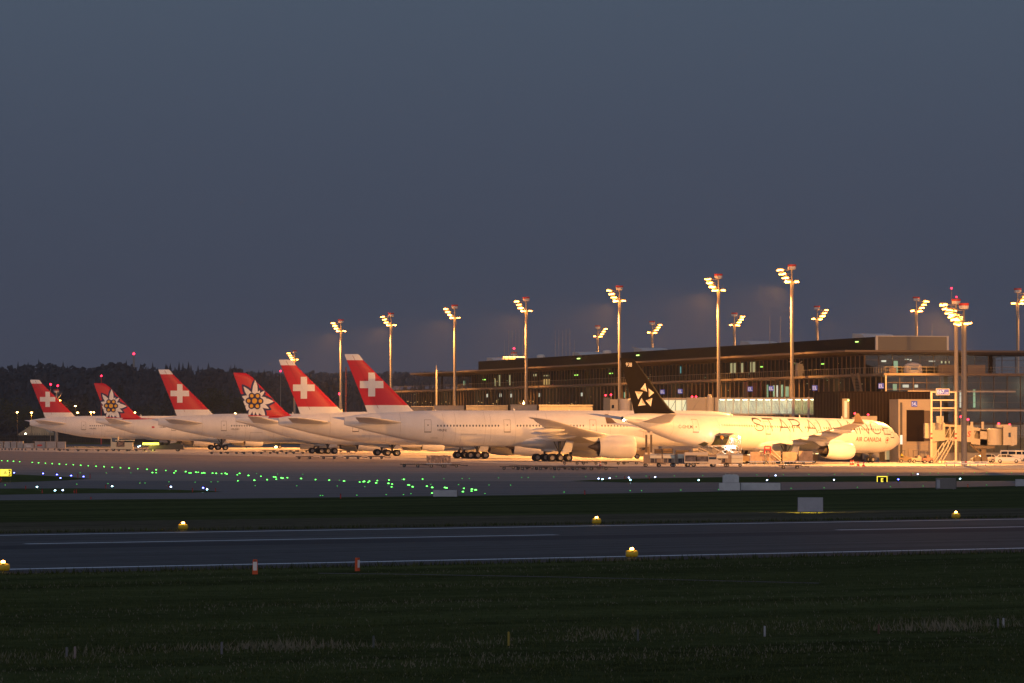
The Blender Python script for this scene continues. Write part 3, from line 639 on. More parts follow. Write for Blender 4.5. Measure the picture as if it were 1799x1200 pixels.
for i in range(3000):
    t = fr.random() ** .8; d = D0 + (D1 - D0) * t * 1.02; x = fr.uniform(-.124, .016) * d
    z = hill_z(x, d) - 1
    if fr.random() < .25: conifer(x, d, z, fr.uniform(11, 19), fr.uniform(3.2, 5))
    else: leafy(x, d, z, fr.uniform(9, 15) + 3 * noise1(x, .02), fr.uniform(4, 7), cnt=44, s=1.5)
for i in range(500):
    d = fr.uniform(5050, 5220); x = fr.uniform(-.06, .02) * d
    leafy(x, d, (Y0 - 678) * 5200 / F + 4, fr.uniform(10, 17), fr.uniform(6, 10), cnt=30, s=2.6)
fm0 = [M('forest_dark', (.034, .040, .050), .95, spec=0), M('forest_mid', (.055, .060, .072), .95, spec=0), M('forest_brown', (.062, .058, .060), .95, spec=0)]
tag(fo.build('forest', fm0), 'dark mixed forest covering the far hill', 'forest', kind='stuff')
tm = [M('crown_dark', (.020, .026, .014), .9, spec=.05), M('crown_mid', (.05, .055, .025), .9, spec=.05), M('crown_olive', (.09, .075, .03), .9, spec=.05), M('bark', (.05, .038, .028), .9)]
def tree(px, top, d, rr, kind, label):
    "kind: fir / round / bare"
    p = P(px, 762, d); h = (Y0 - top) * d / F + H; t = empty('tree', (p.x, d, 0), 0, label, 'tree', 'trees behind the airfield')
    k = MB(); k.tube((0, 0, 0), (0, 0, h * .55), h * .022, h * .01, 8, 0)
    for i in range(9):
        a = fr.random() * 6.28; z0 = h * fr.uniform(.2, .6); k.tube((0, 0, z0), (math.cos(a) * rr * .75, math.sin(a) * rr * .75, z0 + h * fr.uniform(.12, .3)), h * .009, h * .003, 5, 0)
    k.build('trunk', tm[3], t)
    c = MB()
    if kind == 'fir':
        for j in range(900):
            u = fr.random() ** .8; a = fr.random() * 6.283; q = rr * (1 - u * .92) * math.sqrt(fr.uniform(.35, 1)) * (.8 + .25 * math.sin(u * 40)); z = h * (.08 + .92 * u); e = fr.uniform(.25, .8)
            cc = Vector((q * math.cos(a), q * math.sin(a), z)); c.add([cc, cc + Vector((math.cos(a + .4) * e, math.sin(a + .4) * e, -e * .5)), cc + Vector((math.cos(a - .4) * e, math.sin(a - .4) * e, -e * .6))], [(0, 1, 2)], fr.choice((0, 0, 1)))
    else:
        lob = [(fr.uniform(-.55, .55) * rr, fr.uniform(-.55, .55) * rr, h * fr.uniform(.38, .86), rr * fr.uniform(.3, .55)) for _ in range(13)]
        for j in range(2200 if kind == 'round' else 1200):
            lx, ly, lz, lr = fr.choice(lob); v_ = Vector((fr.gauss(0, 1), fr.gauss(0, 1), fr.gauss(0, .9))).normalized() * lr * fr.uniform(.55, 1.12)
            cc = Vector((lx, ly, lz)) + v_; cc.z = min(cc.z, h); e = fr.uniform(.12, .42); u = Vector((fr.gauss(0, 1), fr.gauss(0, 1), fr.gauss(0, 1))).normalized() * e; w_ = u.orthogonal().normalized() * e
            c.add([cc + u, cc + w_, cc - u, cc - w_], [(0, 1, 2, 3)], fr.choice((0, 1, 1)) if kind == 'round' else fr.choice((1, 2, 2)))
    c.build('crown', tm[:3], t); return t
for a in [(18, 700, 1900, 9, 'bare', 'dark bare tree at the far left end of the tree row'), (48, 706, 1980, 8, 'bare', 'tall loose tree behind the street lamp left of the smallest cross fin'),
          (128, 702, 2000, 7, 'round', 'rounded tree between the smallest cross fin and the smaller flower fin'), (150, 690, 2000, 5, 'fir', 'narrow fir just left of the smaller flower fin'),
          (212, 676, 1950, 7, 'fir', 'tall dark fir rising behind the smaller flower fin'), (255, 709, 1900, 10, 'bare', 'low olive tree between the smaller flower fin and the HB-JNH fin'),
          (292, 690, 1950, 6, 'fir', 'fir behind the trailing edge of the HB-JNH fin'), (352, 706, 2000, 8, 'bare', 'bushy tree rising over the sloping edge of the HB-JNH fin'),
          (376, 683, 1850, 9, 'round', 'broad dark tree standing between the HB-JNH fin and the larger flower fin'), (418, 696, 1900, 8, 'round', 'dark tree touching the left edge of the larger flower fin'),
          (470, 700, 2000, 7, 'round', 'tree behind the sloping edge of the larger flower fin'), (560, 700, 1800, 8, 'round', 'dark tree between the two largest cross fins'), (585, 706, 1800, 7, 'bare', 'loose tree beside the red beacon pole'),
          (90, 708, 1900, 8, 'bare', 'olive tree behind the smallest cross fin')]:
    tree(*a)
# ------------------------------------------------------------------ terminal pier (local x runs away along the pier, local y out over the apron)
E = Vector((-.2280, .9736, 0)).normalized(); NN = Vector((-E.y, E.x, 0)); O0 = Vector((65.6, 800, 0)); TR = math.atan2(E.y, E.x)
def TW(a, b, z=0): p = O0 + E * a + NN * b; p.z = z; return p
TL = 428.0
concrete = M('concrete', (.40, .38, .35), .85, var=.12, scale=.4)
frame_m = M('mullion_metal', (.11, .075, .052), .6, spec=.15)
cladding = M('brown_cladding', (.014, .008, .005), .7, spec=.08, var=.1, scale=.5)
roof_m = M('roof_edge', (.04, .028, .022), .8, spec=.1)
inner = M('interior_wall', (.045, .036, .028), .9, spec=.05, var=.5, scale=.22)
deck = M('floor_slab', (.11, .085, .07), .8)
def glass_mat(name, tint, mixf, rough=.012):
    m = bpy.data.materials.new(name); m.use_nodes = True; t = m.node_tree; t.nodes.clear()
    o = t.nodes.new('ShaderNodeOutputMaterial'); mx = t.nodes.new('ShaderNodeMixShader'); tr = t.nodes.new('ShaderNodeBsdfTransparent'); gl = t.nodes.new('ShaderNodeBsdfGlossy')
    tr.inputs[0].default_value = (*tint, 1); gl.inputs['Roughness'].default_value = rough; gl.inputs[0].default_value = (.7, .75, .8, 1); mx.inputs[0].default_value = mixf
    t.links.new(tr.outputs[0], mx.inputs[1]); t.links.new(gl.outputs[0], mx.inputs[2]); t.links.new(mx.outputs[0], o.inputs[0]); return m
gls = glass_mat('facade_glass', (.6, .62, .58), .035)
glc = glass_mat('bridge_glass', (.85, .9, .85), .10)
term = empty('terminal_building', O0, TR, 'long glass terminal pier with a flat overhanging roof behind the airliners', 'building')
T_ = lambda name, mb, mats, par=None, sm=False: mb.build(name, mats, par or term, sm)
W = 42.0
# floors
m = MB(); m.box(-.3, TL + .3, -W, .35, 15.05, 15.45); T_('terrace_slab', m, deck)
m = MB(); m.box(0, TL, -W + 1, -.6, 6.4, 6.8); T_('floor_slab', m, deck)
m = MB(); m.box(.3, TL, -W, 0, 0, 6.4); T_('ground_storey', m, concrete)
# roof with a thin tapering rim
m = MB(); prof = [(1.0, 19.55), (-3.5, 19.05), (-W + 3, 19.05), (-W, 19.55), (-W, 19.75), (1.0, 19.75)]
m.v = []; k0, k1 = 20.5, 400.0
m.add([(a, b, z) for a in (k0, k1) for b, z in prof], [(0, 1, 2, 3, 4, 5), (11, 10, 9, 8, 7, 6)] + [(i, 6 + i, 6 + (i + 1) % 6, (i + 1) % 6) for i in range(6)])
T_('roof', m, roof_m)
m = MB(); m.box(20.4, 400.1, .98, 1.06, 19.5, 19.85); m.box(20.32, 20.4, -W, 1.06, 19.5, 19.85); T_('roof_fascia', m, M('fascia_metal', (.11, .085, .07), .5, metal=.3))
# plant room on the roof
m = MB()
m.box(31, 359, -22, -8, 19.76, 22.45)
for k in range(12): m.box(30.93, 359.05, -22.05, -7.95, 19.86 + k * .215, 19.97 + k * .215)
T_('plant_room', m, M('louvre_brown', (.022, .016, .014), .8, spec=.1, var=.08, scale=.3))
m = MB(); m.box(30.6, 30.9, -21.6, -8.4, 19.76, 22.5)
for k in range(11): m.box(30.5, 30.6, -21.5, -8.5, 19.9 + k * .235, 20.03 + k * .235)
T_('louvre_panel', m, M('louvre_grey', (.15, .14, .13), .5, metal=.2))
m = MB(); m.box(30.4, 30.92, -8.4, -8.0, 19.76, 22.65, 0); m.box(30.4, 30.92, -22.0, -21.6, 19.76, 22.65, 0); m.box(30.4, 30.92, -21.6, -8.4, 22.5, 22.65, 0); T_('panel_frame', m, M('frame_pale', (.55, .52, .48), .5))
sky_m = M('skylight_white', (.62, .62, .60), .5)
for a in (44, 120, 205, 262, 352):
    m = MB(); m.prism([(a, 22.46), (a + 9, 22.46), (a + 8.5, 23.5), (a + 3, 23.2)], -16.5, -10.5); T_('skylight', m, sky_m)
for a in (300, 236): m = MB(); m.lathe([(0, 1.0), (.6, 1.0), (.85, .7), (.9, .01)], (a, -10, 22.45), ax='z', n=14); T_('roof_vent', m, sky_m)
# upper storey behind the terrace
def curtain(name, a0, a1, b, z0, z1, step, trans=(), inset=.0, along=True):
    g = MB()
    if along: g.add([(a0, b, z0), (a1, b, z0), (a1, b, z1), (a0, b, z1)], [(0, 1, 2, 3)])
    else: g.add([(b, a0, z0), (b, a1, z0), (b, a1, z1), (b, a0, z1)], [(0, 1, 2, 3)])
    n = int(round((a1 - a0) / step))
    for i in range(n + 1):
        a = a0 + i * (a1 - a0) / n
        if i == n: a -= .06
        if along: g.box(a, a + .06, b - .05, b + .16, z0, z1, 1)
        else: g.box(b - .16, b + .05, a, a + .06, z0, z1, 1)
    for z in list(trans) + [z0 + .01, z1 - .09]:
        if along: g.box(a0 + .002, a1 - .002, b - .04, b + .08, z, z + .06, 1)
        else: g.box(b - .08, b + .04, a0 + .002, a1 - .002, z, z + .06, 1)
    return T_(name, g, [gls, frame_m])
UB = -4.0
for k in range(14): curtain('upper_window', 24.6 + k * 24.3, 24.6 + (k + 1) * 24.3, UB, 15.46, 19.04, 2.7)
curtain('upper_window', -W + 4, UB, 24.4, 15.46, 19.04, 2.6, (18.1,), along=False)
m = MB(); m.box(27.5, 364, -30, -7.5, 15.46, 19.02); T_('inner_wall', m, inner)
# main storey
for k in range(17):
    a0 = 2.0 + k * 25.05; curtain('facade_window', a0, a0 + 25.05, 0, 6.9, 15.04, 2.95)
curtain('end_window', -W + 2, -.14, 0, 1.5, 15.04, 2.42, (13.75, 12.6, 11.45, 10.3, 9.15, 6.6, 4.4), along=False)
m = MB(); m.box(-.30, -.02, -.12, 0.10, 6.4, 15.05); m.box(-.45, -.27, -W, -4.2, 8.75, 9.05); m.box(-.45, -.27, -24, -4, 13.0 - .9, 13.0 - .62); T_('end_post', m, M('pale_metal', (.30, .26, .23), .5))
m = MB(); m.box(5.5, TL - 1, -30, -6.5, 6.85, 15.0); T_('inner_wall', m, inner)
# lit rooms and things seen through the glass
lg = M('lit_green', (.2, .3, .2), emit=(.50, .85, .55), es=.55, sample=False); ly = M('lit_yellow', (.3, .3, .2), emit=(.85, .75, .40), es=.7, sample=False)
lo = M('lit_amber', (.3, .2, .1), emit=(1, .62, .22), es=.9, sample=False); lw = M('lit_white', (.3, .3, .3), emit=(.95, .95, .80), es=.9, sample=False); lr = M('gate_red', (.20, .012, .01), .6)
def a_at(px, b):   # distance along the pier where a pixel column meets the plane at offset b
    r = (px - CX) / F; return ((O0.x + NN.x * b) - r * (O0.y + NN.y * b)) / (r * E.y - E.x)
def lit(px0, px1, y0, y1, b, mat, name='lit_panel'):
    a0, a1 = a_at(px0, b), a_at(px1, b); q = TW((a0 + a1) / 2, b); z = lambda y: H + (Y0 - y) * q.y / F
    m = MB(); m.box(min(a0, a1), max(a0, a1), b - .1, b, z(y1), z(y0)); T_(name, m, mat)
for a in [(1345, 1349, 676, 698, -6.3, lg), (1358, 1361, 677, 697, -6.3, lg), (1364, 1366, 677, 697, -6.3, lw), (1372, 1375, 676, 697, -6.3, lg), (1379, 1384, 679, 697, -6.3, lg), (1096, 1099, 689, 699, -6.3, lg),
          (1385, 1391, 679, 697, -6.3, lg), (1305, 1313, 671, 697, -6.3, lr), (1323, 1328, 672, 697, -6.3, lr), (1335, 1337, 672, 697, -6.3, lr),
          (1283, 1292, 638, 655, -7.3, ly), (1300, 1305, 638, 655, -7.3, ly), (1318, 1326, 636, 654, -7.3, ly), (869, 871, 666, 678, -7.3, ly), (875, 878, 659, 678, -7.3, ly), (893, 896, 659, 677, -7.3, ly),
          (955, 958, 666, 676, -7.3, lo), (959, 961, 666, 676, -7.3, lo), (963, 965, 666, 676, -7.3, lo), (814, 817, 669, 677, -7.3, lg), (937, 942, 657, 661, -7.3, ly), (955, 964, 659, 661, -7.3, ly), (1193, 1196, 644, 656, -7.3, M('lit_cyan', (.1, .3, .3), emit=(.2, .75, .8), es=.6, sample=False))]:
    lit(*a)
for a in [(855, 695), (879, 694.5), (898, 695), (948, 694), (1022, 693)]:
    lit(a[0] - 1.5, a[0] + 1.5, a[1] - 3, a[1] + 3, -1.2, lw, 'gate_display')
bl = M('sign_blue', (.03, .05, .25), .5, emit=(.05, .10, .5), es=.45, sample=False); wl = M('sign_white', (.4, .4, .45), .5, emit=(.95, .95, 1), es=.4, sample=False)
def plate_sign(loc, wd, ht, text, label, rz=0, back=bl, fore=wl, name='gate_sign', frac=.62, th=.12, frame=None):
    s = empty(name, loc, rz, label, 'sign', None)
    m = MB(); m.box(-wd / 2, wd / 2, 0, th, -ht / 2, ht / 2); b_ = m.build('board', back, s)
    tr = text_tris(text, ht * frac, 0, 0, 0, .012)
    w_ = max([abs(q.x) for t in tr for q in t] or [1]); k = min(1, wd * .46 / w_)
    tr = [tuple(Vector((q.x * k, q.y)) for q in t) for t in tr]
    decal('characters', [], lambda x, z, o: Vector((x, -o, z)), fore, b_, .01, 5, tris=tr)
    if frame:
        f = MB()
        for p in frame_polys(-wd / 2 - .1, wd / 2 + .1, -ht / 2 - .1, ht / 2 + .1, .1): f.prism(p, -.05, th + .05)
        f.build('rim', frame, s)
    return s
FACE = TR - math.pi / 2   # board faces the camera side along the pier
gs = [(1164, 688.5, 'behind the black fin'), (1195, 687.5, 'right of the black fin'), (1318, 683.5, 'beside the red panels'), (1355, 682.5, 'above the green lit doors'), (1431.5, 681.5, 'above the end of the lit glass bridge'), (1548, 678, 'at the near corner')]
for px, py, wh in gs:
    a = a_at(px, .9); q = TW(a, .9); q.z = H + (Y0 - py) * q.y / F
    s = plate_sign(q, .95, .95, 'EL', 'blue gate sign on the glass facade ' + wh, 0, name='gate_sign'); s['group'] = 'blue gate signs on the terminal facade'
    m = MB(); m.tube((0, .1, 0), (.35, .9, .3), .03); m.build('bracket', frame_m, s)
# glowing amber dots behind the glass, standing in for lamp reflections on it
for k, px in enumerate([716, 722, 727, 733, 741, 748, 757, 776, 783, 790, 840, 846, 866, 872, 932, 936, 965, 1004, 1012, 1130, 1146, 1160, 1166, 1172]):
    lit(px - .8, px + .8, 704.5 + (k * 7 % 5), 705.9 + (k * 7 % 5), -3.5, lo, 'glow_dot')
for k_ in range(11): lamp('hall_light', 'POINT', (12 + k_ * 38, -3.2, 13.2), 480, (1, .74, .42), term, .3)
for k_ in range(5): lamp('hall_light', 'POINT', (1.6, -5 - k_ * 7, 9.9 + 3 * (k_ % 2)), 240, (.85, .95, .75), term, .3)
for k_ in range(4): lamp('hall_light', 'POINT', (25.6, -9 - k_ * 5, 18.3), 60, (.9, .95, .75), term, .3)
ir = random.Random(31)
for k in range(46):  # scattered glowing dots for small dim interior lights
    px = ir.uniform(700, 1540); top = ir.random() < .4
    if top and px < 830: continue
    yt = Y0 - (Y0 - (747 - (px - 692) * .0362 - 60)) * (ir.uniform(1.05, 1.24) if top else ir.uniform(.55, .93)); lit(px - .6, px + .6, yt, yt + 1.0, -4.9 if top else -3.2, ir.choice((lo, lo, lg, ly)), 'glow_dot')
# green emergency lights
for px, py in [(851, 667), (1012, 659), (1073, 656), (1336.5, 644.5), (1445, 639.5), (1399, 639)]:
    lit(px - 3, px + 3, py - .8, py + .8, -4.6, M('exit_green', (.1, .3, .1), emit=(.45, 1, .15), es=3.0, sample=False), 'emergency_light')
for px, py in [(1016, 630), (1120, 624.2), (1505, 600.5)]:
    lit(px - 2.4, px + 2.4, py - .8, py + .8, -7.5, M('roof_green', (.1, .3, .1), emit=(.55, .95, .2), es=3.0, sample=False), 'roof_light')
# rooms of the end face
m = MB()
for (x0, x1, y0, y1, mt) in [(1595, 1606, 676, 681, 0), (1617, 1623, 676, 681, 0), (1700, 1710, 686, 716, 0), (1725, 1729, 684, 716, 1), (1577, 1584, 675, 686, 1), (1551, 1559, 0, 0, 2)]:
    if y0 == 0: continue
    d = 803.; b0 = -(x0 - 1556) / 9.95; b1 = -(x1 - 1556) / 9.95; m.box(2.2, 2.3, b1, b0, H + (Y0 - y1) / 9.93, H + (Y0 - y0) / 9.93, mt)
T_('lit_panel', m, [lw, lg])
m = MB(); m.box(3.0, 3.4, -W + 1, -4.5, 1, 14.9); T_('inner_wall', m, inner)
for (x0, x1, y0, y1, mt) in [(1552, 1560, 633, 636, lw), (1574, 1581, 634, 655, lg), (1594, 1601, 630.5, 632, lw), (1603, 1605.5, 631, 634, lw), (1637, 1648, 633.5, 635, lw), (1659, 1661, 634, 638, ly), (1666, 1668, 634, 638, ly), (1673, 1674, 634, 638, ly)]:
    d = 828.; s_ = F / d; u = lambda x: -(((x - CX) / s_) - 59.9) / .9736
    m = MB(); m.box(26.5, 26.7, u(x1), u(x0), H + (Y0 - y1) / s_, H + (Y0 - y0) / s_); T_('lit_panel', m, mt)
# terrace railing, pillars and clutter on the terrace
rl = MB(); rm_ = M('railing_metal', (.14, .12, .10), .5, metal=.3)
for k in range(int(TL / 1.5)): rl.box(k * 1.5, k * 1.5 + .05, .22, .27, 15.46, 16.5)
rl.box(0, TL, .2, .29, 16.5, 16.57)
for k in range(28): rl.box(-.28, -.23, -k * 1.5, -k * 1.5 + .05, 15.46, 16.5)
rl.box(-.3, -.21, -W, .2, 16.5, 16.57); rl.box(-.28, -.23, -W, .2, 15.95, 15.99); T_('railing', rl, rm_)
pl = [(24, -28), (24, -22), (24, -35), (384, -4), (384, -20), (384, -34)]
for a, b in pl: m = MB(); m.tube((a, b, 15.46), (a, b, 19.05), .22); T_('pillar', m, cladding)
def pxbox(name, label, cat, x0, x1, y0, y1, d, dep, mat, group=None, rz=0.):
    q0 = P(x0, y1, d); q1 = P(x1, y0, d); c = (q0 + q1) / 2; m = MB(); hw, hh_ = (q1.x - q0.x) / 2, (q1.z - q0.z) / 2
    m.box(-hw, hw, 0, dep, 0, 2 * hh_); o = m.build(name, mat); o.location = (c.x, d, q0.z); o.rotation_euler.z = rz; return tag(o, label, cat, group)
# terrace equipment
t = empty('cooling_unit', P(1604, 654, 812), 0, 'white rounded machine standing on the terrace behind the railing', 'machine')
t.location.z = 15.46; m = MB(); m.lathe([(0, 1.6), (.4, 1.7), (1.6, 1.5), (1.9, .9), (2.0, .02)], ax='z', n=20); m.build('housing', M('pale_machine', (.55, .48, .42), .5), t, True)
m = MB(); m.box(-.9, .9, -1.72, -1.5, .6, 1.5); m.build('door', glassd, t)
t = empty('gantry_crane', TW(58, 0 - 1.6, 15.46), TR, 'white maintenance hoist standing on the terrace above the lit bridge', 'hoist'); hw_ = M('hoist_white', (.3, .28, .26), .5)
m = MB(); m.box(-1, .4, -.5, .5, 0, 2.4); m.box(-1.2, -.2, -.6, .6, .6, 2.0); m.build('cabin', hw_, t); m = MB(); m.tube((0, 0, 2.4), (6, 0, 2.9), .12); m.tube((0, 0, 2.4), (-2, 0, 2.8), .12); m.build('arm', hw_, t)
for i, (x0, x1, y0, y1, c_, lb) in enumerate([(1562, 1575, 644, 655, (.35, .22, .15), 'brown crate on the terrace left of the rounded machine'), (1649, 1679, 639, 655, (.12, .085, .07), 'long brown box on the terrace behind the lamp masts'), (1700, 1731, 639, 655, (.16, .12, .10), 'long grey brown box on the terrace right of the lamp masts')]):
    o = pxbox('storage_box', lb, 'box', x0, x1, y0, y1, 815, 2.5, M('box_%d' % i, c_, .7)); o.location.z = 15.46
# outside stair from terrace down to the dark block
st = empty('steel_stair', TW(9.5, 0.9, 0), TR, 'steel stair with cage leading from the terrace down to the black block', 'stair'); m = MB()
for s_ in (0, 3.6):
    m.prism([(s_, 12.2), (s_ + .4, 12.2), (s_ + 2.9, 15.6), (s_ + 2.5, 15.6)], .2, .5)
m.build('stringer', M('stair_brown', (.10, .07, .045), .6), st); m = MB()
for k in range(12): m.box(.3 + k * .2, 4.1 + k * .2, .22, .48, 12.4 + k * .27, 12.45 + k * .27)
m.build('tread', rm_, st)
# ------------------------------------------------------------------ gate structures in front of the facade
blk = empty('boarding_block', O0, TR, 'black clad block joined to the near corner of the terminal', 'building')
m = MB(); m.box(-10.6, 4.9, -4.6, 11.7, 4.0, 12.0); m.box(-10.7, 5.0, -4.7, 11.8, 11.98, 12.15); m.build('wall', cladding, blk)
m = MB()
for k in range(28): m.box(-10.66, -10.6, 11.4 - k * .58, 11.46 - k * .58, 4.0, 11.9)
for k in range(9): m.box(-10 + k * 1.8, -9.94 + k * 1.8, 11.7, 11.76, 4.0, 11.9)
m.build('cladding_joint', M('joint_brown', (.022, .014, .01), .5), blk)
m = MB(); m.box(-9.6, 4.9, -4, 11.2, 0, 3.99); m.build('base', M('base_dark', (.10, .085, .07), .8), blk)
m = MB(); m.box(-10.72, -10.62, 10.0, 11.25, 7.1, 10.9, 1); m.box(-10.75, -10.66, 10.4, 10.9, 7.6, 10.5, 0); m.build('lit_door', [ly, M('door_pale', (.35, .30, .2), .5)], blk)
m = MB(); m.tube((-10.9, 10.2, 10.6), (-10.75, 10.2, 10.6), .13); m.build('door_lamp', M('lamp_green', (.3, .9, .2), emit=(.5, 1, .2), es=6, sample=False), blk)
m = MB(); m.box(-9.7, -9.62, -.4, 3.2, .3, 3.6); m.build('lit_doorway', M('lit_dim', (.3, .25, .15), emit=(1, .75, .35), es=.35, sample=False), blk)
# pale stair tower with black panel and 54L sign
tw = empty('stair_tower', P(1606, 812, 782), math.atan2(-.228, .9736) * -1, 'pale stair tower with black panel and blue 54L sign beside the black block', 'tower'); tw.location.z = 0
cream = M('cream_panel', (.40, .34, .26), .6, var=.06, scale=.5)
m = MB(); m.box(-2.85, 2.85, 0, 5, 0, 10.75); m.box(2.85, 4.0, 1, 5, 0, 4.2); m.build('wall', cream, tw)
m = MB(); m.box(-1.4, 1.75, -.12, -.02, 3.5, 8.9); m.build('black_panel', cladding, tw)
m = MB(); m.box(1.76, 2.8, -.10, -.02, 3.6, 8.8); m.build('side_panel', M('panel_brown', (.10, .07, .05), .6), tw)
m = MB(); m.box(-2.55, -2.15, -.05, -.01, 1.2, 10.2); m.build('window_strip', M('strip_glass', (.10, .09, .07), .2), tw)
m = MB(); m.box(-2.56, -2.14, -.09, -.06, 3.0, 4.6); m.build('lit_pane', lw, tw)
m = MB(); m.box(-1.5, 2.9, -.1, .02, 2.9, 3.1); m.box(-1.1, 1.0, -.25, -.02, 0, 2.2); m.build('door', M('door_cream', (.45, .36, .25), .6), tw)
q = tw.location + Vector((.02, -.3, 9.95)); s54 = plate_sign(q, 1.0, .95, '54L', 'blue and white 54L sign on the pale stair tower', .228)
# link walls in front of the long facade (one low block per stand)
for i, (x0, x1, yt, d, lab) in enumerate([(722, 760, 713.5, 1128, 'low dim concrete gate block, farthest along the pier'), (762, 815, 712.5, 1120, 'lit low concrete gate block right of the white flagpole'), (819, 892, 712, 1075, 'grey low concrete gate block between two lamp masts'), (897, 943, 711, 1010, 'brightly lit low concrete gate block behind the mast over HB-JNJ'), (947, 1041, 711.3, 985, 'long grey concrete gate block with a green lamp'), (527, 600, 718, 1190, 'low lit wall block between the two largest cross fins')]):
    q0 = P(x0, 712, d); q1 = P(x1, yt, d); g = empty('gate_block', (q0.x, d, 0), 0, lab, 'building', 'low concrete gate blocks along the pier')
    wd = q1.x - q0.x; m = MB(); m.box(0, wd, 0, 14 if i < 5 else 5, 0, q1.z)
    m.build('wall', concrete if i % 2 else M('concrete_grey', (.24, .23, .22), .85, var=.1, scale=.4), g)
    m = MB(); n_ = int(wd / 1.2)
    for k in range(n_): m.box(.3 + k * 1.2, .36 + k * 1.2, -.05, -.01, 0, q1.z - .25)
    m.box(-.08, wd + .08, -.12, 0, q1.z - .2, q1.z + .02); m.build('coping', M('coping_grey', (.32, .30, .28), .7), g)
# ------------------------------------------------------------------ lamp masts
pole_g = M('mast_grey', (.15, .15, .17), .6)
pole_m = M('mast_paint', (.30, .26, .22), .55, var=.05, scale=.3); redring = M('ring_red', (.6, .05, .03), .5); whring = M('ring_white', (.65, .62, .6), .5)
hotl = M('lamp_sodium', (1, .8, .5), emit=(1.0, .35, .042), es=30, sample=False); redl = M('lamp_red', (1, .1, .1), emit=(1.0, .015, .05), es=9, sample=False)
mr_ = random.Random(21)
def mast(x, y, Ht, side, power, label, r=.36, tgt=None, tiers=4, ring=True, name='lamp_mast', lower=.0, cone=136, extra=True):
    "side: unit vector the lamp arms point to"
    t = empty(name, (x, y, 0), 0, label, 'lamp mast', 'tall floodlight masts')
    sd = Vector(side).normalized(); pd = Vector((-sd.y, sd.x, 0))
    m = MB(); m.tube((0, 0, 0), (0, 0, Ht - 3.3), r, r * .82, 16); m.tube((0, 0, Ht - 3.3), (0, 0, Ht - .75), r * .42, r * .36, 10); m.build('pole', pole_g if r == .47 else pole_m, t, True)
    if ring:
        m = MB(); m.lathe([(Ht - 1.05, .01), (Ht - 1.05, .55), (Ht - .95, .72), (Ht - .5, .78)], ax='z', n=18, mi=1); m.lathe([(Ht - .5, .78), (Ht - .12, .8), (Ht - .1, .01)], ax='z', n=18, mi=0); m.build('marker_ring', [redring, whring], t)
    fr_ = MB(); a0 = Vector((0, 0, Ht - 3.3)); a1 = sd * 1.9 + Vector((0, 0, Ht - 1.15)); fr_.tube(a0 - sd * .8, a0 + sd * .8, .07); fr_.tube(a0 + sd * .1, a1, .10); fr_.tube((0, 0, Ht - 1.3), a1, .05)
    hs = []
    for k in range(tiers):
        c = sd * (.25 + .5 * k) + Vector((0, 0, Ht - 3.35 + .74 * k)); fr_.tube(c - pd * .9, c + pd * .9, .05); fr_.tube(c - sd * .75, c, .05)
        for q in (-.8, 0, .8): hs.append(c + pd * q - sd * (.0) + sd * .55)
    hs += [a0 - sd * .95 + Vector((0, 0, .02)), a0 - sd * .75 + pd * .5]
    fr_.build('bracket', pole_m, t)
    me = _mats.get('headmesh')
    if me is None:
        mb = MB(); mb.box(-.34, .34, -.27, .27, .06, .24, 0); mb.box(-.32, .32, -.25, .25, -.12, .059, 1); me = mb.mesh('floodlight', [pole_m, hotl]); _mats['headmesh'] = me
    for h in hs:
        o = bpy.data.objects.new('floodlight', me); C.objects.link(o); o.parent = t; o.location = h
        o.rotation_euler = (mr_.uniform(-.22, .22), mr_.uniform(-.25, .25), math.atan2(sd.y, sd.x) + mr_.uniform(-.3, .3)); k_ = mr_.uniform(.85, 1.25); o.scale = (k_, k_, k_ * mr_.uniform(.8, 1.3))
    if power:
        lamp('glow_light', 'POINT', sd * 1.35 + Vector((0, 0, Ht - 3.25)), 500, SOD, t, .2)
        T0 = Vector((x, y, 0)); tg = tgt if tgt is not None else T0 + sd * 26
        lamp('mast_light', 'SPOT', sd * 1.5 + Vector((0, 0, Ht - 3.9)), power, SOD, t, .35, Vector(tg) - T0, cone, .85)
    return t
SP = 400000
ords = ['first', 'second', 'third', 'fourth', 'fifth', 'sixth', 'seventh']
desc = ['tall lit lamp mast rising behind the HB-JNJ fin, left end of the long row', 'tall lit lamp mast just right of the HB-JNJ fin', 'tall lit lamp mast beside the white flagpole', 'tall lit lamp mast left of the cluster of thin roof aerials', 'tall lit lamp mast standing behind the tip of the black fin', 'tall lit lamp mast above the left end of the lit glass bridge', 'tallest lit lamp mast, above the right end of the lit glass bridge']
for i, (px, top) in enumerate([(599, 560.5), (687, 549), (799, 534.5), (924.5, 521), (1088.5, 501), (1262.5, 480), (1391.5, 463.5)]):
    a = a_at(px, 3.2); q = TW(a, 3.2); Ht = H + (Y0 - top) * q.y / F
    mast(q.x, q.y, Ht, NN, SP * (.8, .8, .8, .8, .9, 1.0, 1.1)[i], desc[i])
for i, (px, top, lb) in enumerate([(1050, 571, 'short looking lamp mast behind the roof left of the black fin tip'), (1145.5, 563.5, 'lamp mast behind the roof above the top right of the black fin'), (1290, 548.5, 'lamp mast behind the roof between the two tallest masts'), (1435.5, 536.5, 'lamp mast behind the roof right of the tallest mast'), (1610, 520.5, 'lamp mast behind the louvred plant room'), (1788, 505.5, 'lamp mast at the right edge behind the roof')]):
    d = 36 - H; d = F * (35.8 - H) / (Y0 - top); x = (px - CX) * d / F
    mast(x, d, 35.8, -NN, SP * .25, lb)
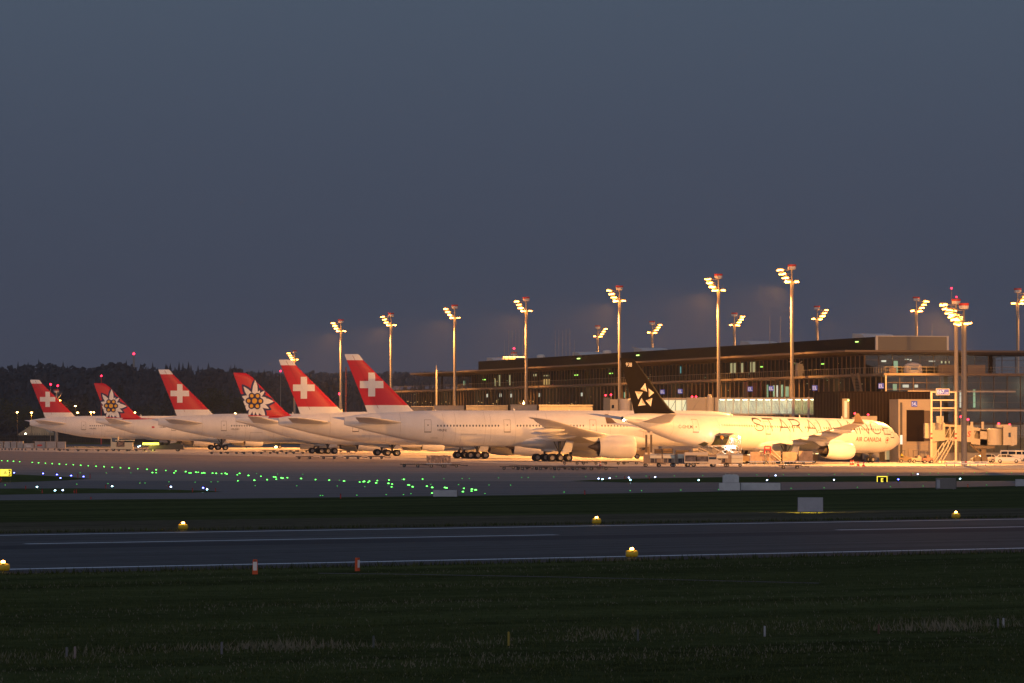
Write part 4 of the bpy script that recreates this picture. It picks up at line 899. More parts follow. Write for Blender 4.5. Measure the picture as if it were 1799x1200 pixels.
# two masts by stand E67 and others
t93 = mast(*(G(1693.5, 818))[:2], 25.4, Vector((-.8, .6, 0)), SP * .42, 'thick grey lamp mast in front of the jet bridge', r=.47, tgt=(48, 730, 0), cone=152)
lamp('mast_light', 'SPOT', (-1.4, 1.1, 21.4), SP * .42, SOD, t93, .35, (-22, 52, 3), 74, .9)
mast(*(G(1680, 810))[:2], 28.6, Vector((-1, -.25, 0)), SP * .8, 'slimmer lamp mast beside the thick one, red lights at its top', r=.40, tgt=(50, 770, 0))
mast(112, 600, 27, Vector((-.7, .7, 0)), SP * 1.5, 'lamp mast on the apron to the right of the terminal, beyond the frame', r=.45, tgt=(35, 735, 0), cone=140)
q = G(99, 785); mast(q.x, q.y, 17.0, Vector((1, -.3, 0)), SP * .15, 'low lamp mast beyond the freight containers left', r=.5, tiers=1, ring=True)
d = 1600; x = (518 - CX) * d / F; mast(x, d, H + (Y0 - 615) * d / F, Vector((-.9, -.3, 0)), SP * .25, 'lamp mast hidden behind a cross fin, its lamps showing over the tip', r=.5)
d = 1150; x = (903 - CX) * d / F; t = mast(x, d, H + (Y0 - 618) * d / F, Vector((-1, 0, 0)), 0, 'lamp cluster just above the terminal roof under a red beacon', tiers=1, ring=True)
for k in range(9):
    o = bpy.data.objects.new('floodlight', _mats['headmesh']); C.objects.link(o); o.parent = t; o.location = (-2.4 + k * .6, -.6, H + (Y0 - 627) * d / F)
# red beacons on poles
def beacon(px, py, d, label, base_z=0., r=.22, pr=.12, red_pole=False, cat='beacon'):
    q = P(px, py, d); t = empty('warning_beacon', (q.x, d, base_z), 0, label, cat, 'red warning lights')
    m = MB(); m.tube((0, 0, 0), (0, 0, q.z - base_z), pr, pr * .6, 8); m.build('pole', redring if red_pole else pole_m, t)
    m = MB(); m.lathe([(-r, .01), (-r * .7, r * .8), (0, r), (r * .7, r * .8), (r, .01)], (0, 0, q.z - base_z + r), ax='z', n=10); m.build('lamp', redl, t); return t
beacon(235, 623.5, 2850, 'red light on the lattice mast on the hill top', 20, .7, .9)
beacon(178, 662, 1500, 'red light on a red pole behind the smaller flower fin', 0, .3, .25, True); beacon(89, 677, 1345, 'left of two red lights above the low lamp mast', 0, .3, .1); beacon(101.5, 679.5, 1338, 'right of two red lights above the low lamp mast', 0, .3, .1)
beacon(493, 653.5, 1700, 'red light left of the fin of the half hidden cross airliner', 0, .35, .15); beacon(596.5, 694, 1350, 'red light on the short pole left of the HB-JNJ fin', 0, .35, .2)
beacon(903, 614, 1150, 'red light above the lamp cluster on the terminal roof', 20, .25, .08); beacon(1672, 508, 800, 'red light at the top of the slimmer mast', 25, .16, .05); beacon(1680.5, 523, 800.5, 'red light inside the head of the slimmer mast', 25, .14, .05)
q = P(608, 645, 1300); m = MB(); m.tube((0, 0, 0), (0, 0, q.z), .3, .2, 8); tag(m.build('striped_pole', M('pole_dull_red', (.25, .06, .05), .6), loc=(q.x, q.y, 0)), 'tall dull red pole between the two largest cross fins', 'pole')
q = P(766.5, 650, 1130); m = MB(); m.tube((0, 0, 0), (0, 0, q.z), .35, .22, 10); m.tube((0, 0, q.z), (0, 0, q.z + 1.2), .05); tag(m.build('flagpole', M('pole_white', (.22, .2, .19), .5), loc=(q.x, q.y, 0)), 'slim white pole in front of the far end of the pier', 'pole')
# thin aerials on the roof
for i, (px, top, bot, d) in enumerate([(893.5, 580, 628, 1120), (900, 579.5, 628, 1115), (906, 579, 627, 1110), (912, 578, 626, 1105), (918.5, 577.5, 626, 1100), (886, 597, 628, 1125), (975.5, 580, 627, 1060), (981.8, 579, 626, 1056), (988.5, 580, 625, 1052), (994.5, 578, 625, 1048), (1001.3, 577.5, 624, 1044), (1009, 597, 622, 1040), (1260, 548, 612, 940), (1352.5, 556, 600, 905), (1371, 556, 598, 900), (1637.5, 568, 590, 836)]):
    q = P(px, top, d); z0 = 22.3 if px < 1600 else 22.3; m = MB(); m.tube((0, 0, 0), (0, 0, q.z - z0), .07, .045, 6); m.tube((-.12, 0, (q.z - z0) * .45), (.12, 0, (q.z - z0) * .45), .09, n=6)
    tag(m.build('roof_aerial', M('aerial_grey', (.38, .34, .33), .6), loc=(q.x, d, z0)), 'slim grey rod aerial standing on the terminal roof', 'aerial', 'thin rod aerials on the terminal roof')
# street lamps beyond the left airliners
for i, (px, py, lb) in enumerate([(30.5, 723.5, 'small street lamp left of all, before the trees'), (55.5, 724, 'street lamp just left of the smallest cross fin'), (132.5, 712.5, 'highest small street lamp, right of the smallest cross fin'), (136.5, 724, 'street lamp below the highest small lamp'), (160, 723.5, 'double headed street lamp left of the smaller flower fin'), (237, 724, 'street lamp right of the smaller flower fin'), (413.5, 725.5, 'street lamp in front of the larger flower fin'), (485, 784, 'orange lamp low beneath the larger flower fin airliner'), (45, 761, 'bright white lamp beside the greenhouse at left')]):
    d = 1700 if py < 750 else (1250 if px > 400 else 1750); q = P(px, py, d); t = empty('street_lamp', (q.x, d, 0), 0, lb, 'street lamp', 'small street lamps beyond the apron')
    m = MB(); m.tube((0, 0, 0), (0, 0, q.z), .12, .08, 6); m.tube((-.9, 0, q.z), (.9, 0, q.z), .07, n=6); m.build('pole', M('pole_dull', (.12, .09, .06), .7), t)
    m = MB(); m.lathe([(-.25, .01), (-.15, .3), (.0, .38), (.15, .3), (.25, .01)], (.0, -.2, q.z - .2), ax='z', n=10)
    if i == 4: m.lathe([(-.25, .01), (0, .3), (.25, .01)], (1.1, -.2, q.z - .2), ax='z', n=10)
    m.build('lamp_head', M('lamp_street', (1, .8, .5), emit=(1, .55, .15), es=30, sample=False) if i != 8 else M('lamp_pale', (1, 1, 1), emit=(1, .95, .6), es=14, sample=False), t)
    if py < 750 and i in (1, 4): lamp('street_light', 'POINT', (0, -1, q.z - 1), 2500, SOD, t, .3)
# ------------------------------------------------------------------ jet bridges
bpale = M('bridge_pale', (.40, .35, .28), .55, var=.05, scale=.4); bwhite = M('bridge_white', (.48, .43, .35), .5); bgrey = M('bridge_grey', (.30, .29, .28), .6)
def bz(py, s): return H + (Y0 - py) / s
def bx(px, s): return (px - CX) / s
# lit glass link and its telescoping bridge (stand of HB-JNJ)
s = 9.62; d = F / s
lk = empty('glass_bridge', (0, d, 0), 0, 'long glass walkway lit inside, ending in a pale box, above the lettered airliner', 'jet bridge')
X0, X1 = bx(1258, s), bx(1450, s); z0, z1 = bz(729, s), bz(698.5, s)
m = MB(); m.box(X0, X1, 0, 3.2, z0 - .05, z0 + .25); m.box(X0, X1, -.1, 3.3, z1 - .3, z1); m.build('floor', bpale, lk)
m = MB(); m.box(X1 - 1.45, X1 + .05, -.06, 3.26, z0 - .1, z1 + .02); m.box(X0 - .2, X0 + .35, -.06, 3.26, z0 - .1, z1 + .02); m.build('end_box', bpale, lk)
m = MB(); m.box(X0, X1 - 1.4, -.02, .0, z0 + .25, z1 - .3); m.build('glass', glc, lk)
m = MB(); m.box(X0, X1 - 1.4, 3.1, 3.2, z0 + .25, z1 - .3); m.build('back_wall', M('bridge_inside', (.62, .55, .40), .7, var=.25, scale=.7), lk)
m = MB(); nb = 13
for k in range(nb + 1):
    x = X0 + .35 + (X1 - 1.45 - X0 - .35) * k / nb; m.box(x - .06, x + .06, -.12, -.021, z0 + .2, z1 - .25)
    if k < nb:
        xn = X0 + .35 + (X1 - 1.45 - X0 - .35) * (k + 1) / nb; m.tube((x, .25, z1 - .4), (xn, .25, z0 + .4), .05, n=6)
m.build('truss', M('truss_pale', (.62, .60, .50), .5), lk)
m = MB()
for k in range(nb):
    x = X0 + .6 + (X1 - 2 - X0) * k / nb; m.box(x + .15, x + 1.0, .8, 1.1, z1 - .42, z1 - .36)
m.build('ceiling_light', M('tube_light', (1, 1, .9), emit=(1, .97, .70), es=18), lk)
for px_ in (1393, 1420): m = MB(); m.box(bx(px_, s) - .18, bx(px_, s) + .18, -.5, -.2, 0, z1 + .1); m.build('post', M('post_pinkish', (.5, .42, .40), .6), lk)
for k in range(5): lamp('walkway_light', 'POINT', (X0 + 2 + k * 3.6, 1.6, z1 - .7), 60, (1, .92, .66), lk, .3)
jb = empty('jet_bridge', (0, d, 0), 0, 'pale jet bridge with two red lamps at its cab, passing behind the black fin', 'jet bridge')
m = MB(); m.lathe([(z0 - .2, .01), (z0 - .2, 1.3), (z1, 1.3), (z1 + .02, .4), (z1 + .5, .35), (z1 + .55, .01)], (bx(1247, s), 1.6, 0), ax='z', n=22); m.build('rotunda', bwhite, jb, True)
m = MB(); m.box(bx(1229, s), bx(1240, s), .1, 3, z0, z1 + .05); m.box(bx(1207, s), bx(1229, s), .15, 2.9, z0 - .1, z1 - .0); m.box(bx(1110, s), bx(1165, s), .2, 2.8, z0 + .1, z1 - .1); m.box(bx(1165, s), bx(1207, s), .25, 2.7, z0 + .0, z0 + .4); m.box(bx(1160, s), bx(1207, s), .25, 2.7, z1 - .45, z1 - .05)
m.build('tunnel', bpale, jb)
m = MB(); m.box(bx(1165, s), bx(1207, s), .9, 1.0, z0 + .4, z1 - .45); m.build('lit_wall', M('lit_bridge', (.4, .4, .3), emit=(.85, .9, .55), es=.75, sample=False), jb)
m = MB()
for px in (1175, 1187, 1198, 1206): m.box(bx(px, s) - .06, bx(px, s) + .06, .15, .25, z0, z1 - .1)
for a, b in ((1175, 1187), (1198, 1206), (1213, 1228)): m.tube((bx(a, s), .12, z0 + .4), (bx(b, s), .12, z1 - .5), .05, n=6)
m.build('truss', bgrey, jb)
cb = 9.75; m = MB(); m.lathe([(bz(726, cb), .01), (bz(726, cb), 1.25), (bz(700, cb), 1.25), (bz(700, cb), .01)], (bx(1099, cb), .9, 0), ax='z', n=22); m.build('cab_drum', M('drum_grey', (.42, .40, .40), .5), jb, True)
m = MB(); m.box(bx(1074, cb), bx(1088, cb), -.6, 2.2, bz(729, cb), bz(701, cb)); m.box(bx(1062.5, cb), bx(1074, cb), -.8, 2.3, bz(729, cb), bz(698, cb), 1); m.box(bx(1077, cb), bx(1081, cb), -.66, -.6, bz(717, cb), bz(711, cb), 2); m.build('cab', [bpale, M('canopy_dark', (.10, .11, .13), .7), glassd], jb)
m = MB(); m.box(bx(1160, s) - .3, bx(1160, s) + .3, 1, 1.6, 0, z0); m.box(bx(1247, s) - .5, bx(1247, s) + .5, 1.2, 2.2, 0, z0 - .2); m.build('support_leg', bgrey, jb)
for px, py in ((1064, 694.5), (1073.5, 693.5), (1216, 697), (1223, 697)):
    m = MB(); m.tube((bx(px, s), .4, z1 - .3), (bx(px, s), .4, bz(py, s)), .03, n=6, mi=1); m.lathe([(-.15, .01), (-.1, .13), (0, .17), (.1, .13), (.15, .01)], (bx(px, s), .4, bz(py, s)), ax='z', n=10); m.build('warning_lamp', [redl, bgrey], jb)
# bridge of stand E67
s = 10.55; d = F / s
b6 = empty('jet_bridge', (0, d, 0), 0, 'cream jet bridge of stand E67 with drum shaped cab beside the white cars', 'jet bridge')
def sl(px): return 745 + (px - 1640) * .09     # upper edge falls gently towards the cab
m = MB(); 
def seg(m, x0, x1, t0, t1, b0, b1, y0=0., y1=2.8, mi=0):
    v = [(bx(x0, s), y0, bz(b0, s)), (bx(x1, s), y0, bz(b1, s)), (bx(x1, s), y0, bz(t1, s)), (bx(x0, s), y0, bz(t0, s))]; v += [(a, y1, c) for a, _, c in v]
    m.add(v, [(0, 1, 2, 3), (7, 6, 5, 4), (0, 4, 5, 1), (1, 5, 6, 2), (2, 6, 7, 3), (3, 7, 4, 0)], mi)
seg(m, 1625, 1636, 743.5, 743.5, 770, 770, .2, 2.6); seg(m, 1637, 1660, 743, 743, 776, 774, -.2, 3.0); seg(m, 1636, 1708, 744, 748, 748, 752, .1, 2.9); seg(m, 1648, 1708, 768, 771, 772, 777, .1, 2.9); seg(m, 1680, 1708, 748, 750, 770, 773, .12, 2.9); seg(m, 1706, 1734, 750, 754, 756, 758, .15, 2.8); seg(m, 1706, 1712, 750, 751, 780, 780, .14, 2.8); seg(m, 1722, 1734, 754, 755, 782, 783, .15, 2.8); seg(m, 1706, 1734, 770, 772, 780, 783, .15, 2.8)
m.build('tunnel', bpale, b6)
m = MB(); seg(m, 1648, 1680, 748, 750, 768, 770, 1.5, 1.6); seg(m, 1708, 1726, 754, 755, 770, 772, 1.5, 1.6); m.build('tunnel_window', M('window_brown', (.13, .10, .06), .3), b6)
m = MB()
for a in (1650, 1659, 1669, 1679): m.box(bx(a, s) - .07, bx(a, s) + .07, .02, .14, bz(772, s), bz(748, s))
for a, b in ((1650, 1659), (1659, 1669), (1669, 1679)): m.tube((bx(a, s), .3, bz(770, s)), (bx(b, s), .3, bz(750, s)), .06, n=6)
m.build('truss', bwhite, b6); m = MB(); m.box(bx(1709, s) - .07, bx(1709, s) + .07, .02, .14, bz(772, s), bz(748, s)); m.tube((bx(1709, s), .3, bz(770, s)), (bx(1718, s), .3, bz(750, s)), .06, n=6); m.build('truss', bwhite, b6)
m = MB(); m.lathe([(bz(782, s), .01), (bz(782, s), 1.38), (bz(754, s), 1.38), (bz(753, s), .9), (bz(753, s), .01)], (bx(1747.5, s), 1.2, 0), ax='z', n=24); m.build('cab_drum', bwhite, b6, True)
m = MB(); seg(m, 1762, 1777, 748, 748, 782, 782, -.4, 2.6); seg(m, 1776, 1786, 750, 750, 784, 781, -.5, 2.6); seg(m, 1752, 1775, 746, 746, 751, 751, .2, 2.2); seg(m, 1771, 1775, 760, 760, 768, 768, -.46, -.4, 1); m.build('cab', [bwhite, glassd], b6)
m = MB(); m.tube((bx(1707.5, s), .3, bz(752, s)), (bx(1707.5, s), .3, bz(741, s)), .24); m.tube((bx(1726.5, s), .3, bz(754, s)), (bx(1726.5, s), .3, bz(741, s)), .24); m.build('vent_pipe', bwhite, b6)
m = MB(); m.box(bx(1725, s), bx(1733, s), .8, 1.9, .9, 5.0 - 1.9); m.box(bx(1712, s), bx(1748, s), .4, 2.2, bz(788, s), bz(783, s)); m.tube((bx(1705, s), 1, bz(780, s)), (bx(1728, s), 1, 1.2), .18); m.tube((bx(1718, s), -.6, .6), (bx(1718, s), 3, .6), .6); m.tube((bx(1728, s), -.6, .6), (bx(1728, s), 3, .6), .6); m.box(bx(1714, s), bx(1732, s), -.3, 2.6, .5, 1.0); m.build('wheel_column', M('column_brown', (.16, .12, .08), .6), b6, True)
m = MB(); m.box(bx(1633, s), bx(1646, s), .3, 2.4, 0, bz(776, s)); m.build('support_leg', bpale, b6)
decal('marking', [], lambda x, z, o: Vector((x, .12 - o, z)), red, b6, .04, 5, tris=text_tris('S', .95, bx(1702.5, s), bz(762.5, s), .2, .02))
for px, py in ((1755, 744.5), (1774, 746.5), (1679.5, 732.5), (1688.5, 732), (1701, 737)):
    m = MB(); m.tube((bx(px, s), .5, bz(752, s)), (bx(px, s), .5, bz(py, s)), .03, n=6, mi=1); m.lathe([(-.18, .01), (-.12, .15), (0, .2), (.12, .15), (.18, .01)], (bx(px, s), .5, bz(py, s)), ax='z', n=10); m.build('warning_lamp', [redl, bgrey], b6)
# service stairs under the bridge
for i, (x0, x1, y0, lb) in enumerate([(1637, 1655, 788, 'left of the bright stair flights under the cream jet bridge'), (1645, 1664, 783, 'middle one of the bright stair flights under the cream jet bridge'), (1653, 1673, 778, 'right of the bright stair flights under the cream jet bridge')]):
    st = empty('service_stair', (bx(x0, s), d - 3 + i * .9, 0), 0, lb, 'stair', 'stair flights under the jet bridge'); L = bx(x1, s) - bx(x0, s); Hh = bz(y0, s)
    m = MB()
    for yy in (0, .8): m.tube((0, yy, 0), (L, yy, Hh), .07, n=6); m.tube((0, yy, 1.0), (L, yy, Hh + 1.0), .05, n=6); m.tube((0, yy, 0), (0, yy, 1), .04, n=6); m.tube((L, yy, Hh), (L, yy, Hh + 1), .04, n=6); m.tube((L / 2, yy, Hh / 2), (L / 2, yy, Hh / 2 + 1), .04, n=6)
    m.build('rail', M('rail_bright', (.55, .5, .42), .45), st); m = MB()
    for k in range(9): m.box(L * k / 9, L * k / 9 + .25, 0, .8, Hh * k / 9 + .1, Hh * k / 9 + .14)
    m.build('tread', steel, st)
# cab behind the nose of the lettered airliner
s = 10.2; d = F / s; cbn = empty('jet_bridge', (0, d, 0), 0, 'pale bridge cab showing just above the nose of the lettered airliner', 'jet bridge')
m = MB(); m.box(bx(1503, s), bx(1541, s), 0, 3, bz(770, s), bz(731, s)); m.box(bx(1498, s), bx(1504, s), -.2, 2.2, bz(770, s), bz(733, s)); m.build('cab', bpale, cbn); m = MB(); m.box(bx(1530, s), bx(1545, s), .5, 2, 0, bz(770, s)); m.build('support_leg', bgrey, cbn)
for px, py in ((1502, 726.5), (1525.5, 728.5)):
    m = MB(); m.tube((bx(px, s), .4, bz(731, s)), (bx(px, s), .4, bz(py, s)), .03, n=6, mi=1); m.lathe([(-.15, .01), (-.1, .13), (0, .17), (.1, .13), (.15, .01)], (bx(px, s), .4, bz(py, s)), ax='z', n=10); m.build('warning_lamp', [redl, bgrey], cbn)
# gantry frame with the stand number
s = 10.6; d = F / s; ga = empty('stand_gantry', (0, d, 0), 0, 'tall cream goalpost frame lit bright, carrying the E67 sign', 'gantry')
m = MB()
for px in (1636.3, 1679): m.box(bx(px, s) - .16, bx(px, s) + .16, 0, .3, 0, bz(688, s))
for py in (689, 703, 717): m.box(bx(1636, s), bx(1679, s), .02, .28, bz(py, s) - .1, bz(py, s) + .1)
m.box(bx(1653, s) - .08, bx(1653, s) + .08, .05, .25, bz(745, s), bz(703, s)); m.build('frame', M('gantry_cream', (.5, .45, .36), .45), ga)
m = MB()
for px in (1636.3, 1679):
    for a, b in ((763.5, 761), (768, 771.5)): m.box(bx(px, s) - .18, bx(px, s) + .18, -.02, .32, bz(max(a, b), s), bz(min(a, b), s))
m.build('red_band', red, ga)
m = MB(); m.box(bx(1645, s), bx(1651, s), -.2, .6, bz(743, s), bz(731, s)); m.box(bx(1655, s), bx(1657.5, s), -.2, .4, bz(743, s), bz(731, s)); m.build('docking_display', [bgrey], ga)
e67 = plate_sign(Vector((bx(1656, s), d - .3, bz(688.5, s))), 2.05, .88, 'E67', 'blue E67 stand sign on top of the cream frame', 0, name='stand_sign', frac=.66, frame=M('gantry_cream'))
for o in list(C.objects):
    if o.parent and o.parent.parent == e67 and o.name.startswith('characters'): o.location.x = -.32; o.location.z = .02
bo = [o for o in C.objects if o.parent == e67 and o.name.startswith('board')][0]
decal('small_characters', [], lambda x, z, o: Vector((x, -o, z)), wl, bo, .012, 5, tris=text_tris('L230', .24, .62, -.2, 0, .012))
# ------------------------------------------------------------------ airfield lights
def gem(name, mat, pos, r, label, cat, group, stem=0., loc_only=False):
    key = 'gem' + mat.name + str(r) + str(stem)
    me = bpy.data.meshes.get(key)
    if me is None:
        mb = MB()
        if stem: mb.tube((0, 0, 0), (0, 0, stem), .05, .04, 6, mi=1)
        mb.lathe([(0, r * .9), (r * .5, r * .85), (r * .85, r * .5), (r, .01)], (0, 0, stem), ax='z', n=8)
        if not stem: mb.tube((0, 0, -.02), (0, 0, .01), r * 1.5, r * 1.5, 10, mi=1)
        me = mb.mesh(key, [mat, darkm])
    o = bpy.data.objects.new(name, me); C.objects.link(o); o.location = pos; return tag(o, label, cat, group)
grn = M('lamp_green_field', (.1, 1, .1), emit=(.12, 1.0, .10), es=6, sample=False); grd = M('lamp_green_dim', (.1, 1, .1), emit=(.10, .75, .12), es=1.3, sample=False)
blu = M('lamp_blue', (.1, .1, 1), emit=(.10, .12, 1.0), es=22, sample=False); cya = M('lamp_cyan', (.5, 1, 1), emit=(.45, .9, 1.0), es=14, sample=False); blw = M('lamp_bluewhite', (.6, .7, 1), emit=(.45, .6, 1.0), es=14, sample=False)
GR = [(3.3, 809.7), (13.6, 810.3), (24, 810.9), (35, 811.6), (57, 812.9), (68, 813.6), (80, 814.2), (92, 815), (104.5, 815.7), (116.5, 816.4), (129, 817), (142, 817.9), (155.3, 818.8), (169, 819.6), (183, 820.4), (197.4, 821.4), (212, 822.3), (227, 823.2), (242.3, 824), (258.5, 825), (274.5, 826), (291.5, 827), (309, 828),
      (268, 831), (274.5, 831), (306, 831.3), (326.5, 829.2), (332.5, 831.5), (335.5, 831.5), (344.5, 830.3), (348.5, 830.3), (355, 831.8), (358, 831.3), (360, 831.5), (373.7, 831.8), (380, 832.3), (389.5, 832.5), (396, 832), (398.5, 833.5), (417, 834.7), (421, 832.2), (436.7, 836), (458.5, 837.2),
      (469.5, 843.3), (447, 844.5), (418, 845.2), (481, 838.5), (484, 839), (485.5, 842.5), (494, 840), (496, 841), (497.5, 840.5), (505, 839.9), (529, 841.5), (554.5, 843.2), (578.5, 844.3), (604.5, 845.8), (632, 847.5), (638.5, 847), (640, 846.5), (647, 848), (649, 846), (661, 849), (663, 845),
      (683.5, 844), (682.5, 850), (688, 856), (689, 851.3), (709.5, 843), (717, 852.5), (719, 853), (725, 856), (742.5, 842.3), (750, 855), (759.3, 857.2), (759, 867), (781.5, 857.2), (784.5, 858), (815, 858.7), (813.3, 864.5), (829, 860.2), (828.5, 863.3), (835, 861.5), (836, 861.5)]
for i, (x, y) in enumerate(GR): gem('green_light', grn, G(x, y, .1), .085 + .015 * ((i * 7) % 3), 'bright green light set flush in the taxiway, one of a long curving line', 'taxiway light', 'bright green taxiway lights')
GD = [(141, 831), (187, 831), (230, 831), (9.5, 852.5), (135, 851), (190, 850), (297, 847), (343, 847.5), (371, 847), (383, 846.7), (246, 849), (255, 849), (451, 832.5), (488, 833.3), (532, 833.7), (448.5, 853.7), (521.5, 854), (592.5, 854.3), (596.5, 844), (641, 855.5), (563, 871), (567, 871), (627, 870.5), (678.5, 869.5), (709, 869.5), (722, 868), (706, 842.5), (757, 851.5), (780, 841.5), (805.6, 852), (812, 841), (824.5, 841),
      (852, 867.5), (876, 840), (859, 852.5), (897, 852.7), (916.5, 839.3), (928, 839.3), (973, 838.5), (991, 865), (1029, 838), (1082.5, 837.5), (1107, 862.5), (1127, 862.5), (1135, 836.8), (1184.5, 836.5), (1196, 861.5), (1234.5, 835.8), (1262, 860.5), (1329.5, 834.8), (1376, 834.5), (1389.5, 858.3), (1421, 834), (1447.5, 857.5), (1466, 833.7), (1506, 856.5), (1514.5, 833.3), (1559.5, 832.8), (1564, 855.5), (1603.5, 832), (1621.5, 854.5), (1648, 831.7), (1691, 831.5), (1733, 852.7), (1733.3, 831), (1777, 831), (1712, 830.8), (1634, 831.5)]
for x, y in GD: gem('green_light', grd, G(x, y, .06), .06, 'faint green light set flush in the pavement', 'taxiway light', 'faint green taxiway lights')
for i, (x, y) in enumerate([(25, 830.7), (76, 832), (100.3, 834), (106.5, 840.3), (125.3, 836), (147, 837.7)]): gem('blue_light', blu, G(x, y + 5, 0), .10, 'blue edge light on the small grass island beside the yellow sign', 'edge light', 'blue edge lights on the left island', .32)
for i, (x, y, mt) in enumerate([(65.3, 857, cya), (97, 863.7, cya), (110.7, 863.3, blw), (197.3, 856, cya), (300.5, 856.8, blw), (357, 859, blu), (364, 861.8, cya), (1051.5, 841.7, blw), (1058.5, 843, cya), (1071, 841, blw), (1104.7, 840, blw), (1107.3, 844.2, cya), (1151, 839, blw), (1227.3, 844.7, cya), (1362.5, 836, blw), (1347.5, 844.3, blw), (1465, 844, blw), (1578, 843.3, blu), (1612, 833.7, blw), (1686.5, 842, cya), (246, 782.5, cya), (243, 784, cya)]):
    gem('edge_light', mt, G(x, y + (4 if y > 800 else 3), 0), .095 if y > 800 else .2, {'lamp_cyan': 'cyan white edge light on a short stem beside the taxiway', 'lamp_bluewhite': 'blue white edge light on a short stem beside the taxiway', 'lamp_blue': 'deep blue edge light on a short stem, alone of its colour along the outer island'}[mt.name], 'edge light', {'lamp_cyan': 'cyan edge lights', 'lamp_bluewhite': 'blue white edge lights', 'lamp_blue': 'lone blue edge lights'}[mt.name], .28)
# runway edge lights: yellow drums lying on a stand with a lamp on top
drum_y = M('drum_yellow', (.62, .42, .02), .5, var=.12, scale=9, obj=True); lens = M('lamp_runway', (1, .9, .6), emit=(1.0, .38, .05), es=45, sample=False)
def drum(pos, label, sc=1.):
    t = empty('runway_light', pos, RA - R(28), label, 'runway light', 'yellow drum lights along the runway')
    m = MB(); m.lathe([(-.34, .01), (-.345, .10), (-.36, .155), (-.33, .185), (-.28, .2), (-.05, .205), (0, .2), (.26, .2), (.33, .165), (.355, .09), (.36, .01)], (0, 0, .30), n=26); m.build('drum', drum_y, t, True)
    m = MB(); m.lathe([(-.365, .01), (-.365, .12), (-.345, .13)], (0, 0, .30), n=18, mi=0); m.lathe([(-.38, .01), (-.38, .075), (-.362, .08)], (0, -.01, .31), n=14, mi=1); m.build('front_lens', [M('lens_orange', (.5, .14, .02), .4), M('lens_grey', (.5, .55, .65), .15)], t, True)
    m = MB(); m.tube((0, 0, .012), (0, 0, .12), .035); m.tube((0, 0, .012), (0, 0, .03), .28, .26, 18); m.build('stand', M('stand_yellow', (.45, .32, .05), .6), t)
    m = MB(); m.tube((0, 0, .49), (0, 0, .53), .13, .12, 14); m.lathe([(.53, .11), (.60, .11), (.65, .08), (.665, .01)], ax='z', n=14, mi=1); m.build('lamp', [drum_y, lens], t)
    lamp('light', 'POINT', (0, 0, .78), 9, (1, .60, .22), t, .08); t.scale = (sc * .8,) * 3; return t
def on(px, py): q = G(px, py); return (q.x, q.y, .012)
drum(on(6, 1007), 'yellow drum light cut by the left edge, near side of the runway'); drum(on(1110, 982.3), 'yellow drum light with lit lamp on the near side, at the middle of the runway'); drum(on(322, 933), 'brightest runway lamp on the far side, left'); drum(on(1048, 922.5), 'yellow drum light on the far side near the middle'); drum(on(1679, 912.5), 'yellow drum light on the far side near the right edge')
# orange and white marker posts
om = M('marker_orange', (.62, .09, .02), .6); wm = M('marker_white', (.72, .68, .66), .5)
def marker(px, y0, y1, wpx, rz, label):
    q = G(px, y1); s = (y1 - Y0) / H; h = (y1 - y0) / s; wd = wpx / s; t = empty('runway_marker', (q.x, q.y, .008), rz, label, 'marker', 'orange marker boards')
    m = MB(); m.prism([(-wd / 2, 0), (wd / 2, 0), (wd * .42, h * .95), (wd * .36, h), (-wd * .36, h), (-wd * .42, h * .95)], -.06, .06); m.build('board', om, t)
    m = MB(); m.box(-wd * .36, wd * .36, -.075, -.061, h * .26, h * .84); m.build('panel', wm, t); m = MB(); m.box(-wd * .2, wd * .2, -.07, -.061, h * .87, h * .93); m.build('slot', darkm, t)
marker(448.5, 983, 1009, 9.6, 0, 'orange marker board with wide white panel standing left on the near shoulder'); marker(628, 980, 1003.5, 8.5, R(58), 'orange marker board seen nearly edge on, right of the wider one')
# red thin stakes
for i, (px, y0, y1) in enumerate([(45.5, 853, 860), (74.5, 859, 867), (131, 860, 867), (134.5, 859, 867), (160, 864 + 9, 877), (186, 851, 858), (296.5, 852, 857), (338.5, 857, 865), (362, 854, 858), (378.7, 857, 864), (598.5, 867, 876), (1027.3, 861, 869), (1097.5, 836, 842), (1140.5, 836, 842), (1350.5, 834, 840), (1600.5, 831, 836), (1700, 850, 856), (1.5, 839, 847), (158.5, 832, 841), (137, 832, 840)]):
    q = G(px, y1); s = (y1 - Y0) / H; m = MB(); m.tube((0, 0, 0), (0, 0, (y1 - y0) / s), .05, .045, 7, 0); m.tube((0, 0, (y1 - y0) / s * .75), (0, 0, (y1 - y0) / s * .9), .053, .053, 7, 1)
    tag(m.build('marker_stake', [M('stake_red', (.45, .03, .02), .6), M('stake_dark', (.2, .02, .02), .6)], loc=(q.x, q.y, 0)), 'thin red stake at the edge of the grass and pavement', 'stake', 'thin red stakes by the taxiway')
